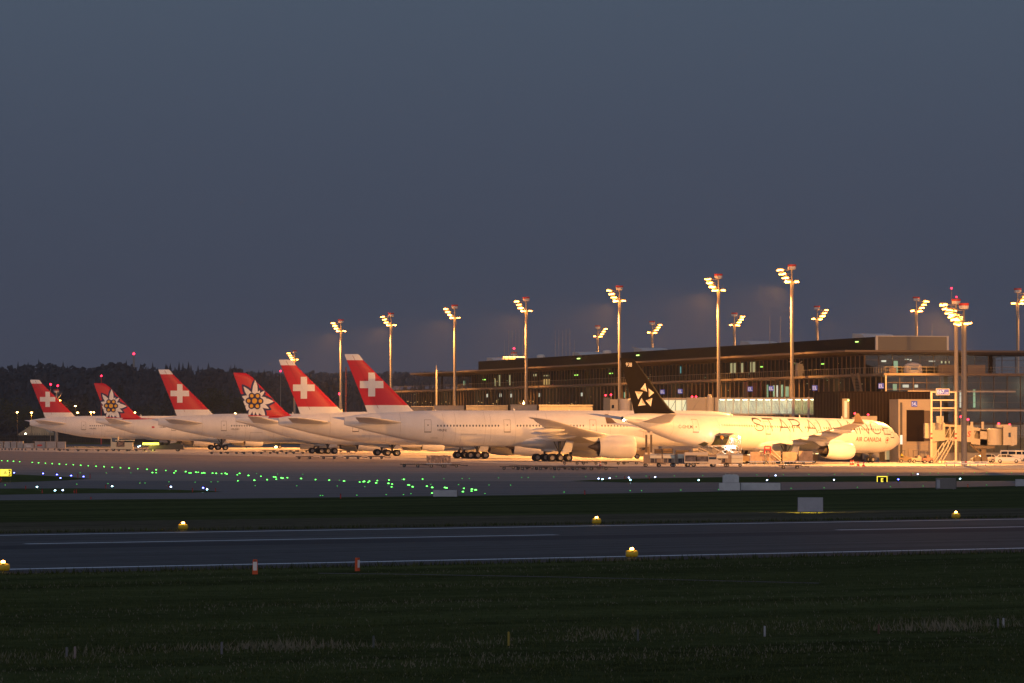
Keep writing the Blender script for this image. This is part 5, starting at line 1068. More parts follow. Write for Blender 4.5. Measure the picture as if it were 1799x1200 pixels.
# fence stakes in the foreground
for i, (px, y0, y1, mt, lb) in enumerate([(118, 1136, 1156, 0, 'dim grey stake in the grass, left of two close together'), (132.5, 1135, 1157, 1, 'pale pinkish stake in the grass, right of two close together at left'), (390, 1127, 1149, 0, 'grey stake alone in the grass below the wide orange marker'), (656.5, 1116, 1138, 2, 'dark stake in the grass below the narrow orange marker'), (893.5, 1109, 1134, 3, 'yellow stake in the foreground grass'), (1120.5, 1105, 1126, 2, 'dark stake in the grass below the near runway drum light'), (1343, 1099, 1118, 4, 'white stake in the grass below the grey sign back'), (1543, 1096, 1113, 5, 'dull reddish stake in the foreground grass at right'), (1752.5, 1086, 1103, 0, 'grey stake at right, left of two close together'), (1762, 1085, 1102, 4, 'pale stake at right, right of two close together')]):
    q = G(px, y1); s = (y1 - Y0) / H; h = (y1 - y0) / s; m = MB(); m.box(-.03, .03, -.02, .02, 0, h * .96); m.prism([(-.03, h * .96), (.03, h * .96), (0, h)], -.02, .02)
    tag(m.build('grass_stake', [M('stake%d_paint' % mt, [(.12, .12, .14), (.20, .16, .16), (.07, .08, .08), (.24, .19, .03), (.30, .31, .34), (.09, .04, .03)][mt], .7)], loc=(q.x, q.y, 0)), lb, 'stake')
# ------------------------------------------------------------------ signs and boxes between runway and apron
gb_ = M('sign_back', (.34, .35, .40), .6, var=.08, scale=2); yem = M('sign_yellow', (.7, .6, .05), emit=(1, .82, .05), es=60.0); yedge = M('sign_edge', (.4, .35, .05), emit=(1, .78, .03), es=1.6, sample=False)
q = G(1423.5, 901.5); s = (901.5 - Y0) / H; sb = empty('taxi_sign', (q.x, q.y, 0), 0, 'grey back of a sign on legs, its yellow face lighting the grass behind it', 'sign'); wd = 44 / s
m = MB(); m.box(-wd / 2, wd / 2, 0, .35, 2.5 / s, 27.5 / s); m.build('housing', gb_, sb); m = MB(); m.box(-wd / 2 + .05, wd / 2 - .05, .351, .37, 3.5 / s, 26.5 / s); m.build('lit_face', yem, sb)
m = MB()
for x in (-.7, 0, .5): m.box(x - .03, x + .03, .1, .2, 0, 2.5 / s)
m.build('leg', darkm, sb); m = MB(); m.box(-wd / 2 - .02, -wd / 2, -.01, .36, 2.5 / s, 27.5 / s); m.box(wd / 2 - .0, wd / 2 + .03, -.01, .36, 2.5 / s, 27.5 / s); m.build('edge_trim', darkm, sb)
def sboard(name, x0, x1, y0, y1, label, col=(.40, .42, .47), dep=.4, cat='sign'):
    q = G((x0 + x1) / 2, y1); s = (y1 - Y0) / H; t = empty(name, (q.x, q.y, 0), 0, label, cat); wd = (x1 - x0) / s; h = (y1 - y0) / s
    m = MB(); m.box(-wd / 2, wd / 2, 0, dep, .06, h); m.build('housing', M(name + '_paint' + label[:6], col, .6, var=.08, scale=2), t); m = MB(); m.box(-wd / 2 + .08, -wd / 2 + .2, .05, dep - .05, 0, .06); m.box(wd / 2 - .2, wd / 2 - .08, .05, dep - .05, 0, .06); m.box(wd / 2, wd / 2 + .05, -.02, dep + .02, .06, h + .02); m.build('trim', darkm, t); return t, wd, h, s
sboard('taxi_sign', 761, 803, 861, 873.5, 'pale grey sign back at the grass edge beside the green lights'); sboard('taxi_sign', 1784, 1812, 842, 855, 'grey sign back cut by the right edge of the picture')
t, wd, h, s = sboard('equipment_cabinet', 1645, 1679, 840, 860, 'brown grey equipment cabinet with pale door on the grass edge', (.16, .15, .15), .9, 'cabinet'); m = MB(); m.box(-wd / 2 + .0, -wd / 2 + wd * .18, -.03, -.005, .15, h - .15); m.build('door', gb_, t)
t, wd, h, s = sboard('concrete_block', 1263.5, 1300, 848.5, 862.5, 'short pale concrete block, left one of two on the taxiway edge', (.52, .54, .56), .8, 'block'); t, wd, h, s = sboard('concrete_block', 1302, 1371, 848.5, 862, 'long pale concrete block lying right of the short one', (.52, .54, .56), .8, 'block')
q = P(1284, 846, F * H / (862 - Y0)); t = empty('concrete_block', (q.x, q.y + .1, 14 / ((862.5 - Y0) / H) + .01), 0, 'smaller block set on top of the short pale concrete block', 'block'); s = 18.4
m = MB(); m.prism([(-.77, 0), (.77, 0), (.77, .62), (.6, .76), (-.35, .78), (-.77, .66)], 0, .7); m.build('body', M('block_pale', (.52, .54, .56), .7, var=.1, scale=2), t)
for x in (-.5, -.1, .3): m = MB(); m.tube((x, .3, .76), (x, .3, .84), .05, n=8); m.build('lifting_eye', M('eye_pale', (.65, .6, .4), .6), t)
# lit E sign and lit D sign
q = G(1549.5, 847); s = (847 - Y0) / H; t = empty('taxi_sign', (q.x, q.y, 0), 0, 'black taxiway sign with glowing yellow E and yellow outline', 'sign'); wd, h = 18.5 / s, 10.5 / s
m = MB(); m.box(-wd / 2, wd / 2, 0, .3, .02, h); m.build('housing', blackp, t)
yy_ = M('sign_glow', (.7, .6, .05), emit=(1, .78, .06), es=1.6, sample=False)
m = MB(); m.box(-wd / 2, -wd / 2 + .08, -.03, -.004, .02, h); m.box(wd / 2 - .08, wd / 2, -.03, -.004, .02, h); m.box(-wd / 2 + .08, wd / 2 - .08, -.03, -.004, h - .08, h); m.build('outline', yy_, t)
decal('characters', [], lambda x, z, o: Vector((x, -o, z)), yy_, t, .02, 5, tris=text_tris('E', .42, 0, .23, 0, .02))
q = G(10, 847); t = empty('taxi_sign', (q.x, q.y, 0), 0, 'glowing yellow direction sign ending in a black letter D at the left edge', 'sign'); s = (847 - Y0) / H; wd = 19.5 / s; z0 = 10.5 / s; h = 12.2 / s; yes_ = M('sign_glow_bright', (.7, .6, .05), emit=(1, .80, .10), es=1.3, sample=False)
m = MB(); m.box(-wd / 2, wd / 2, 0, .3, z0, z0 + h); m.build('housing', yedge, t); m = MB(); m.box(-wd / 2 + .04, wd / 2 - .3, -.02, -.004, z0 + .05, z0 + h - .05); m.box(wd / 2 - .29, wd / 2 - .04, -.02, -.004, z0 + .05, z0 + h - .05, 1); m.build('lit_face', [yes_, blackp], t)
decal('characters', [], lambda x, z, o: Vector((x, -o, z)), yes_, t, .024, 5, tris=text_tris('D', .42, wd / 2 - .165, z0 + h / 2, 0, .02, .62)); decal('black_characters', [], lambda x, z, o: Vector((x, -o, z)), M('char_olive', (.35, .25, .02), .6), t, .024, 5, tris=text_tris('A', .36, -.02, z0 + h / 2, 0, 0))
m = MB(); m.box(-wd / 2 + .1, -wd / 2 + .16, .1, .2, 0, z0); m.box(wd / 2 - .16, wd / 2 - .1, .1, .2, 0, z0); m.build('leg', darkm, t)
# ------------------------------------------------------------------ ground equipment
def wheelset(par, pts, r=.22, wd=.16, ax='y', name='wheel'):
    key = 'w%g_%g' % (r, wd); me = _mats.get(key)
    if me is None: me = wheel_mb(r, wd).mesh('wheel', [tyre, rimm], True); _mats[key] = me
    for p in pts:
        o = bpy.data.objects.new(name, me); C.objects.link(o); o.parent = par; o.location = p
def dolly0(name='flat_dolly', L=3.2, Wd=2.4, zt=.52):
    t = empty(name, (0, 0, 0), 0, 'flat dolly', 'dolly'); m = MB()
    for y in (-Wd / 2, Wd / 2 - .1): m.box(-L / 2, L / 2, y, y + .1, zt - .14, zt)
    for x in (-L / 2, L / 2 - .1): m.box(x, x + .1, -Wd / 2 + .1, Wd / 2 - .1, zt - .14, zt)
    m.box(-.1, .1, -Wd / 2 + .1, Wd / 2 - .1, zt - .16, zt - .02); m.box(-L * .36, -L * .26, -Wd * .4, Wd * .4, .2, zt - .14); m.box(L * .26, L * .36, -Wd * .4, Wd * .4, .2, zt - .14)
    m.build('frame', M('dolly_steel', (.13, .10, .08), .55, metal=.3), t); m = MB()
    for k in range(9): x = -L / 2 + .3 + k * (L - .6) / 8; m.tube((x, -Wd / 2 + .12, zt - .03), (x, Wd / 2 - .12, zt - .03), .05, n=8)
    m.build('roller', steel, t); m = MB(); m.tube((L / 2, 0, .35), (L / 2 + 1.0, 0, .3), .045, n=6); m.tube((L / 2 + 1.0, -.08, .3), (L / 2 + 1.0, .08, .3), .09, n=8); m.build('drawbar', darkm, t)
    wheelset(t, [(sx * L * .31, sy * Wd * .38, .23) for sx in (-1, 1) for sy in (-1, 1)], .23, .18); return t
dol = dolly0()
first = [True]
def put_dolly(px, py, rz, label, group):
    q = G(px, py); q.z = .014
    if first[0]: first[0] = False; dol.location = q; dol.rotation_euler.z = rz; dol['label'] = label; dol['group'] = group; return dol
    return dup(dol, q, rz, label, group)
def drow(pts, rz, lab, grp):
    for i, (x, y) in enumerate(pts): put_dolly(x, y, rz, lab, grp)
YD = YAW - .05
drow([(112, 792.5), (145, 792.8), (180, 793), (216, 793), (247, 792.7)], 0, 'empty flat dolly in the row under the smallest cross fin airliner', 'dollies under the smallest cross fin airliner')
drow([(380, 797.8), (408, 797.8), (437, 797.8), (467, 797.8), (495, 797.5), (524, 797.5)], 0, 'empty flat dolly in the thin row beside the main wheels below the HB-JNH airliner', 'dollies behind the main wheels of the HB-JNH airliner')
drow([(473, 794.8), (503, 794.8), (531, 794.8), (606, 795), (618, 795)], 0, 'empty flat dolly in the second row, seen above the thin row', 'dollies of the second row')
drow([(535, 806.5), (578, 806.5), (620, 806.5), (661, 806.5)], 0, 'empty flat dolly, one of four evenly spaced below the half hidden airliner', 'four evenly spaced dollies')
drow([(722, 821), (746, 821.3), (770, 821.5), (790, 821.5)], 0, 'empty flat dolly pushed close beside others under the wrapped freight', 'dollies around the wrapped freight')
drow([(898, 825.5), (930, 825.8), (962, 826), (994, 826.2), (1026, 826.3), (1052, 826)], 0, 'empty flat dolly in the dense near row below the big main wheels', 'dollies in the dense near row')
drow([(914, 824.2), (947, 824.4), (980, 824.6), (1012, 824.8), (1040, 825)], 0, 'empty flat dolly just behind the dense near row', 'dollies behind the dense near row')
drow([(1003, 816.5), (1036, 816.5), (1075, 816.3), (1107, 816.2)], 0, 'empty flat dolly in the spaced row below the big engine', 'dollies below the big engine')
drow([(1388, 823.8)], 0, 'single dark flat dolly standing before the blurred freight at the lettered airliner', None)
# wrapped freight on the dollies
q = G(771, 821.2); s = (821.2 - Y0) / H; fz = empty('wrapped_freight', (q.x, q.y - .6, .56), 0, 'silver wrapped freight stack standing on the flat dollies below the HB-JNJ airliner', 'freight'); wp = M('wrap_silver', (.38, .28, .22), .35, var=.5, scale=3.5, bump=.8)
m = MB(); fr2 = random.Random(5); nx, nz_ = 22, 8; wd, h = 42 / s, 15 / s
for side in (-1, 1):
    vs = [(-wd / 2 + wd * i / nx, side * 1.1 + fr2.uniform(-.08, .08), h * j / nz_ + (fr2.uniform(-.08, .05) if j == nz_ else 0)) for j in range(nz_ + 1) for i in range(nx + 1)]
    m.add(vs, [(j * (nx + 1) + i, j * (nx + 1) + i + 1, (j + 1) * (nx + 1) + i + 1, (j + 1) * (nx + 1) + i) for j in range(nz_) for i in range(nx)])
m.box(-wd / 2 + .02, wd / 2 - .02, -1.03, 1.03, 0, h - .1); m.build('wrapping', wp, fz)
m = MB(); m.box(-wd / 2 - .1, wd / 2 + .1, -1.2, 1.2, -.02, .05); m.build('pallet', steel, fz)
# freight containers at left
cols = [(.50, .46, .42), (.45, .42, .40), (.55, .50, .46), (.40, .33, .30)]
def uld(x, d, wd, h, col, label, stripes, rib=6):
    t = empty('freight_container', (x, d, .50), 0, label, 'container', 'freight containers in the row at left'); m = MB()
    m.prism([(-wd / 2, 0), (wd / 2, 0), (wd / 2, h), (-wd / 2, h)], -1.0, 1.0); m.build('body', M('container_%g' % col[0], col, .45, metal=.2, var=.12, scale=1.5), t); m = MB()
    for k in range(rib + 1): xx = -wd / 2 + .02 + (wd - .1) * k / rib; m.box(xx, xx + .06, -1.04, -1.001, .05, h - .02)
    m.box(-wd / 2 - .03, wd / 2 + .03, -1.05, -1.001, h - .02, h + .06); m.box(-wd / 2 - .03, wd / 2 + .03, -1.05, 1.05, -.02, .04); m.build('rib', M('rib_brown', (.25, .16, .11), .5), t)
    if stripes: m = MB(); m.box(-wd * .25, wd * .2, -1.06, -1.045, h * .3, h * .55); m.build('label_plate', [whring if stripes == 1 else redring], t)
    wheelset(t, [(sx * wd * .33, -.8, -.27) for sx in (-1, 1)], .22, .18); return t
d = F * H / (791.0 - Y0); s = F / d
for i, (x0, x1, y0, ci, st_, lb) in enumerate([(-8, 7, 777, 0, 0, 'ribbed container cut by the left edge of the picture'), (7.4, 19, 777, 2, 0, 'ribbed pale container, second from the left edge'), (19.4, 30, 777, 1, 0, 'ribbed container with the grey front, third from the left edge'), (30.4, 41.5, 777, 0, 0, 'tall pale container at the right end of the ribbed group'), (42, 60.5, 780.3, 2, 1, 'lowest wide container with a white plate'), (61, 81, 777, 1, 2, 'container with a red marking beside the lowest one'), (82, 100, 777, 0, 0, 'container in front of the low lamp mast, mid brown'), (100.5, 115.5, 777.5, 2, 0, 'container at the right end of the row')]):
    uld(bx((x0 + x1) / 2, s), d + (i % 2) * .4, (x1 - x0) / s - .12, (789 - y0) / s, cols[ci], lb, st_, 5 if x1 - x0 < 14 else 9)
# wall and greenhouse, distant fence
g = empty('greenhouse', P(58, 762, 1780), 0, 'pale ridge roofed greenhouse glowing faintly behind the far fence', 'building'); g.location.z = 0; s = F / 1780; m = MB(); w0, w1 = -26 / s, 28 / s
m.prism([(w0, 0), (w1, 0), (w1, 3.5), (w1 * .2, 7.6), (w0, 3.0)], 0, 20); m.build('wall', M('greenhouse_pane', (.30, .22, .15), .4, var=.3, scale=.3, emit=(1, .6, .25), es=.05), g); m = MB()
for k in range(14): x = w0 + (w1 - w0) * k / 13; m.box(x, x + .15, -.05, -.01, 0, 3.4)
m.build('bar', darkm, g)
d = 1640; s = F / d; m = MB(); x0 = bx(-30, s); x1 = bx(440, s); n = 60
for k in range(n): x = x0 + (x1 - x0) * k / n; m.box(x, x + .12, 0, .12, 0, 2.9)
for z in (.3, 1.5, 2.8): m.box(x0, x1, .02, .1, z, z + .1)
fe = empty('perimeter_fence', (0, d, 0), 0, 'dark perimeter fence running behind the left airliners', 'fence'); m.build('rail', M('fence_dark', (.03, .025, .02), .7), fe); m = MB(); m.box(x0, x1, .05, .07, .1, 2.7); m.build('mesh_panel', M('fence_mesh', (.02, .02, .018), .8, alpha=.75), fe)
# small machines at left: loader and tug
def vehicle_body(par, prof, wd, mat, name='body'):
    m = MB(); m.prism(prof, -wd / 2, wd / 2); return m.build(name, mat, par)
q = G(206, 792.3); t = empty('container_loader', (q.x, q.y, 0), 0, 'brightly lit cream container loader below the tail of the smaller flower airliner', 'loader'); lc = M('loader_cream', (.70, .60, .42), .5); s = 7.1
m = MB(); m.box(-1.5, -.1, -1, 1, .5, 2.2); m.box(-1.5, -1.25, -1, 1, 2.2, 3.4); m.box(.15, .3, -1, 1, 2.2, 3.4); m.box(-1.5, .3, -1, 1, 3.35, 3.5); m.box(-.1, 4.0, -1, 1, .4, 1.0); m.box(-.4, 4.2, -1.1, 1.1, 2.5, 2.75); m.build('body', lc, t)
m = MB(); m.box(1.9, 3.9, -1.02, .9, 1.0, 2.1, 0); m.box(.2, 1.7, -.9, .9, 1.0, 2.4, 1); m.build('load', [lc, M('load_brown', (.30, .20, .15), .6)], t); m = MB(); m.tube((.3, -.9, 1.0), (3.5, -.9, 2.5), .07); m.tube((3.5, -.9, 1.0), (.3, -.9, 2.5), .07); m.build('scissor', darkm, t)
m = MB(); m.box(-1.22, .1, -1.02, -.96, 2.3, 3.2); m.build('window', glassd, t); wheelset(t, [(-.9, -.8, .4), (2.9, -.8, .4), (-.9, .8, .4), (2.9, .8, .4)], .4, .3)
q = G(288, 793); t = empty('pushback_tug', (q.x, q.y, 0), 0, 'long dark tug with a glowing yellow light bar under the smaller flower airliner', 'tug'); m = MB(); m.prism([(-3.6, .45), (4.8, .45), (4.8, 1.45), (4.2, 1.75), (1.5, 1.75), (1.2, 1.5), (-1.2, 1.5), (-1.4, 1.9), (-2.6, 1.9), (-3.6, 1.3)], -1.4, 1.4); m.build('body', M('tug_black', (.05, .045, .04), .5), t)
m = MB(); m.box(-5.0, -1.1, -1.7, -1.3, 1.6, 2.1); m.build('light_bar', M('lamp_yellow_bar', (1, .9, .1), emit=(1, .88, .08), es=3.2, sample=False), t); m = MB(); m.box(-2.5, -1.5, -1.0, 1.0, 1.9, 2.3); m.build('cab', darkm, t); m = MB(); m.tube((-5.0, -1.5, 0), (-5.0, -1.5, 1.6), .06); m.build('post', darkm, t)
wheelset(t, [(-2.6, -1.2, .5), (3.4, -1.2, .5), (-2.6, 1.2, .5), (3.4, 1.2, .5)], .5, .4)
lamp('bar_light', 'POINT', (-3.2, -3, 2.2), 700, (1, .85, .15), t, .5)
# covered baggage carts with bright tops
def cart(px, py, label, open_=True, top=True):
    q = G(px, py); t = empty('baggage_cart', (q.x, q.y, .014), 0, label, 'baggage cart', 'covered baggage carts at the lettered airliner'); L = 2.7
    m = MB(); m.box(-L / 2, L / 2, -.75, .75, .5, .62); m.box(-L / 2, -L / 2 + .95, -.76, .76, .62, 1.85); m.box(L / 2 - .06, L / 2, -.74, .74, .62, 1.7); m.box(-L / 2, L / 2, .70, .74, .62, 1.8); m.build('body', M('cart_brown', (.34, .25, .18), .6, var=.15, scale=3), t)
    m = MB(); m.prism([(-.95, 1.28), (-.80, 1.72), (-.0, 1.95), (.8, 1.85), (.8, 1.8), (-.0, 1.9), (-.76, 1.66), (-.9, 1.26)], -L / 2 + .96, L / 2, ax='x'); m.build('cover', M('cover_cream' if top else 'cover_grey', (.80, .74, .55) if top else (.5, .42, .34), .5), t)
    if open_:
        m = MB(); m.box(-L / 2 + .98, L / 2 - .08, -.55, .68, .63, 1.22); m.build('luggage', M('luggage_dark', (.12, .11, .13), .6, var=.7, scale=2.2), t); m = MB()
        for x in (-L / 2 + .96, .3, L / 2 - .07): m = MB(); m.box(x, x + .06, -.78, -.72, .62, 1.3); m.build('rail', M('cart_rail', (.6, .52, .4), .5), t)
    else: m = MB(); m.box(-L / 2 + .96, L / 2, -.78, -.7, .6, 1.3); m.build('curtain', M('cover_cream'), t)
    wheelset(t, [(sx * .95, sy * .6, .25) for sx in (-1, 1) for sy in (-1, 1)] + [(-1.15, -.55, .25)], .25, .16)
    m = MB(); m.tube((L / 2, 0, .45), (L / 2 + .7, 0, .4), .04, n=6); m.build('drawbar', darkm, t); return t
for px, lb in [(1146, 'baggage cart at the far left end of the cart train'), (1169, 'second baggage cart from the left end of the train'), (1195, 'third baggage cart, left of the small truck'), (1263, 'open baggage cart right of the small truck'), ]: cart(px, 820.2, lb)
cart(1289, 820.2, 'closed bright baggage cart at the right end of the cart train', False)
# small truck in the cart train
q = G(1231, 820.4); t = empty('baggage_tractor', (q.x, q.y, 0), 0, 'small flat fronted white truck in the middle of the cart train', 'truck'); bt = M('truck_white', (.66, .58, .48), .45)
m = MB(); m.box(-2.5, 1.1, -.9, .9, .62, .82); m.prism([(1.1, .45), (3.0, .45), (3.05, 1.0), (2.6, 1.1), (2.2, 1.55), (1.1, 1.6)], -.9, .9); m.box(-2.5, -2.4, -.9, .9, .82, 2.2); m.box(-2.5, 1.1, .82, .9, .82, 2.2); m.box(-2.5, 1.1, -.9, .9, 2.1, 2.22); m.box(-2.4, 1.0, -.92, -.86, 1.75, 2.1); m.build('body', bt, t)
m = MB(); m.box(-2.4, -.75, -.8, .75, .83, 1.6); m.box(-.6, .95, -.8, .75, .83, 1.6); m.build('luggage', M('luggage_dark'), t); m = MB(); m.box(1.2, 2.3, -.93, -.9, 1.15, 1.5); m.build('window', glassd, t); wheelset(t, [(-1.9, -.75, .36), (1.9, -.75, .36), (-1.9, .75, .36), (1.9, .75, .36), (-1.1, -.75, .36)], .36, .24)
# belt loader / high platform at the open hold
qx = bx(1255, 10.75); d0 = F / 10.85
t = empty('cargo_loader', (qx, d0, 0), 0, 'scissor platform loader with white work lamps raised at the open hold of the lettered airliner', 'loader'); ls = M('loader_steel', (.42, .36, .28), .5, metal=.2); s = 10.85
X = lambda px: bx(px, s) - qx
m = MB(); m.box(X(1243), X(1296), -1.2, 1.2, bz(784.5, s), bz(782, s)); m.box(X(1280), X(1301), -1.1, 1.1, bz(795, s), bz(793, s)); m.build('platform', ls, t); m = MB()
for y in (-1.15, 1.15):
    for a, b, c_, e_ in ((1222, 790, 1262, 803), (1262, 782, 1300, 803), (1246, 803, 1288, 784), (1285, 803, 1247, 784), (1226, 786, 1256, 800)): m.tube((X(a), y, bz(b, s)), (X(c_), y, bz(e_, s)), .09, n=6)
m.build('scissor', ls, t); m = MB()
for px in (1280, 1284, 1292, 1297, 1301): m.tube((X(px), -1.0, .6), (X(px), -1.0, bz(768, s)), .05, n=6)
for z in (bz(770, s), bz(776, s)): m.tube((X(1280), -1.0, z), (X(1301), -1.0, z), .04, n=6)
m.tube((X(1297.5), -1.2, .6), (X(1297.5), -1.2, bz(768, s)), .05, n=6); m.build('railing', ls, t)
m = MB(); m.box(X(1215), X(1302), -1.2, 1.2, .45, .95); m.build('chassis', ls, t); m = MB(); m.box(X(1283), X(1290), -.9, .2, bz(782, s), bz(774, s)); m.build('cab', bgrey, t); wheelset(t, [(X(1225), -1.1, .4), (X(1295), -1.1, .4), (X(1225), 1.1, .4), (X(1295), 1.1, .4)], .4, .3)
lwh = M('lamp_work', (1, 1, 1), emit=(.85, .97, 1), es=130, sample=False)
for i, (px, py, r) in enumerate([(1278.5, 786.5, .20), (1288.5, 786.3, .11), (1297.5, 768, .11), (1285, 771.5, .08)]):
    m = MB(); m.lathe([(-.05, .01), (-.05, r), (.1, r * .6), (.12, .01)], (X(px), -1.45, bz(py, s)), ax='y', n=12); m.build('work_lamp', lwh, t)
lamp('work_light', 'SPOT', (X(1278.5), -1.7, bz(786.5, s)), 500, (.8, .95, 1), t, .2, (X(1278.5), -12, -8), 150); lamp('work_light', 'POINT', (X(1280), -1.9, bz(786, s)), 40, (.8, .95, 1), t, .2)
# figure working on the loader
def person(loc, rz, label, vest=(.75, .28, .03), legs=(.05, .05, .09), sc=1.0):
    pts = [((0, 0, .92), .13), ((0, 0, 1.15), .13), ((0, 0, 1.38), .15), ((0, 0, 1.5), .06), ((0, .01, 1.62), .10), ((0, .0, 1.74), .07),
           ((-.19, 0, 1.40), .065), ((-.27, .05, 1.14), .05), ((-.22, .25, 1.02), .04), ((-.2, .33, 1.03), .035), ((.19, 0, 1.40), .065), ((.27, .05, 1.14), .05), ((.22, .22, 1.0), .04), ((.2, .3, 1.0), .035),
           ((-.10, 0, .86), .10), ((-.12, .05, .48), .07), ((-.13, -.02, .08), .05), ((-.13, .12, .04), .04), ((.10, 0, .86), .10), ((.13, .0, .48), .07), ((.15, -.1, .08), .05), ((.15, .04, .04), .04)]
    ed = [(0, 1), (1, 2), (2, 3), (3, 4), (4, 5), (2, 6), (6, 7), (7, 8), (8, 9), (2, 10), (10, 11), (11, 12), (12, 13), (0, 14), (14, 15), (15, 16), (16, 17), (0, 18), (18, 19), (19, 20), (20, 21)]
    me = bpy.data.meshes.new('person'); me.from_pydata([p for p, _ in pts], ed, []); o = bpy.data.objects.new('person', me); C.objects.link(o)
    sk = o.modifiers.new('s', 'SKIN'); me.skin_vertices[0].data[0].use_root = True
    for i, (_, r) in enumerate(pts): me.skin_vertices[0].data[i].radius = (r, r * .8)
    o.modifiers.new('u', 'SUBSURF').levels = 1; o.modifiers['u'].render_levels = 1
    e = bpy.data.meshes.new_from_object(o.evaluated_get(bpy.context.evaluated_depsgraph_get())); o.modifiers.clear(); o.data = e
    for mt in (M('vest%g' % vest[0], vest, .7), M('trousers_dark', legs, .8), M('skin_tone', (.45, .27, .18), .6), M('hair_dark', (.04, .03, .02), .8)): e.materials.append(mt)
    for f in e.polygons:
        z = f.center.z; ax = abs(f.center.x); f.material_index = 3 if z > 1.68 or (z > 1.56 and f.center.y < -.02) else (2 if z > 1.5 or (f.center.y > .27 and z > .9) else (1 if z < .95 else 0)); f.use_smooth = True
    o.location = loc; o.rotation_euler.z = rz; o.scale = (sc,) * 3; return tag(o, label, 'person')
person((bx(1268, s), d0 - .4, bz(782, s) + .02), R(20), 'person in orange jacket standing on the raised loader platform')
person(G(1584, 812.5), R(-60), 'person in a yellow vest beside the carts at the pale stair tower', (.6, .55, .05))
# blurred freight pallets and step truck left of the engine
q = G(1385, 815.5); t = empty('freight_stack', (q.x, q.y, 0), 0, 'long low stack of wrapped freight beside the engine of the lettered airliner', 'freight'); s = 10.9
m = MB()
for k in range(4): m.box(-6.2 + k * 2.6, -3.9 + k * 2.6, -1, 1, .5, 2.0 + .12 * (k % 2))
m.build('wrapping', M('wrap_brown', (.34, .25, .19), .6, var=.3, scale=1.5), t); m = MB(); m.box(-6.4, 4.2, -1.05, 1.05, .35, .49); m.build('pallet', steel, t); wheelset(t, [(-5.6 + k * 1.6, -.9, .22) for k in range(6)], .22, .18)
t = empty('step_truck', (bx(1349, s), F / s, 0), 0, 'high service step with a red top rail under the wing of the lettered airliner', 'steps')
Xs = lambda px: bx(px, s) - bx(1349, s)
m = MB(); m.box(Xs(1343), Xs(1353), -.6, .6, bz(797, s), bz(796, s)); 
for px in (1345, 1352): m.tube((Xs(px), -.5, 0), (Xs(px), -.5, bz(797, s)), .05, n=6); m.tube((Xs(px), .5, 0), (Xs(px), .5, bz(797, s)), .05, n=6)
m.tube((Xs(1353), -.5, bz(787, s)), (Xs(1372), -.5, bz(806, s)), .07, n=6); m.tube((Xs(1353), .5, bz(796, s)), (Xs(1374), .5, .3), .07, n=6); m.tube((Xs(1353), -.5, bz(796, s)), (Xs(1374), -.5, .3), .07, n=6)
for k in range(8): u = k / 8; m.box(Xs(1353 + 20 * u), Xs(1355 + 20 * u), -.5, .5, bz(796 + 16 * u, s), bz(796 + 16 * u, s) + .05)
m.build('stair', M('rail_bright'), t); m = MB()
for a, b in (((1343, 797), (1343, 784)), ((1353, 797), (1353, 784)), ((1343, 784), (1353, 784)), ((1343, 790), (1353, 790))): m.tube((Xs(a[0]), -.6, bz(a[1], s)), (Xs(b[0]), -.6, bz(b[1], s)), .09, n=6)
m.build('top_rail', red, t); wheelset(t, [(Xs(1346), -.5, .25), (Xs(1372), -.5, .25)], .25, .16)
# low barge of yellow lamps: strings of small amber lamps on a long low trailer
t = empty('lamp_trailer', (bx(1400, 10.7), F / 10.7, 0), 0, 'long low trailer with a string of amber lamps behind the freight stack', 'trailer'); s = 10.7; Xs = lambda px: bx(px, s) - bx(1400, s)
m = MB(); m.box(Xs(1302), Xs(1436), 0, .8, bz(810, s), bz(798.5, s)); m.build('body', M('trailer_brown', (.22, .16, .11), .7), t); m = MB()
for k in range(7): m.box(Xs(1313 + k * 13), Xs(1318 + k * 13), -.06, -.01, bz(799.5, s), bz(798.5, s))
for k in range(9): m.box(Xs(1373 + k * 8.5), Xs(1378 + k * 8.5), -.06, -.01, bz(797.5, s), bz(796.3, s))
m.build('lamp_strip', M('lamp_amber', (1, .7, .3), emit=(1, .72, .30), es=2.6, sample=False), t); m = MB(); m.box(Xs(1372), Xs(1455), 0, .6, bz(798.4, s), bz(797.6, s)); m.build('rail', ls, t); wheelset(t, [(Xs(1308), .2, .4), (Xs(1430), .2, .4)], .4, .3)
# two tall lift posts behind the baggage carts
for i, px in enumerate((1135.2, 1143.8)):
    q = G(px, 816); s = (816 - Y0) / H; t = empty('lift_post', (q.x, q.y - .2, 0), 0, ['left', 'right'][i] + ' one of two dark posts with pale caps standing behind the first baggage cart', 'post')
    m = MB(); m.box(-.16, .16, -.16, .16, 1.9, bz(764, s)); m.build('post', M('post_brown', (.10, .075, .05), .6), t); m = MB(); m.box(-.2, .2, -.2, .2, bz(764, s), bz(758, s)); m.box(-.2, .2, -.2, .2, 0, 1.9); m.build('cap', M('cap_cream', (.7, .62, .5), .5), t)
# wheel loader shape under JNJ nose: service truck
q = G(1122, 806.5); t = empty('service_truck', (q.x, q.y, 0), 0, 'small brown service truck with one big wheel between the big engine and the posts', 'truck'); m = MB(); m.prism([(-1.0, .5), (2.0, .5), (2.0, 2.6), (.3, 2.6), (.1, 1.7), (-1.0, 1.5)], -1, 1); m.build('body', M('truck_brown', (.20, .15, .10), .6), t); m = MB(); m.box(.5, 1.6, -1.03, -1.0, 1.7, 2.3); m.build('window', glassd, t); wheelset(t, [(-.3, -1, .5), (1.4, -1, .5), (-.3, 1, .5)], .5, .35)
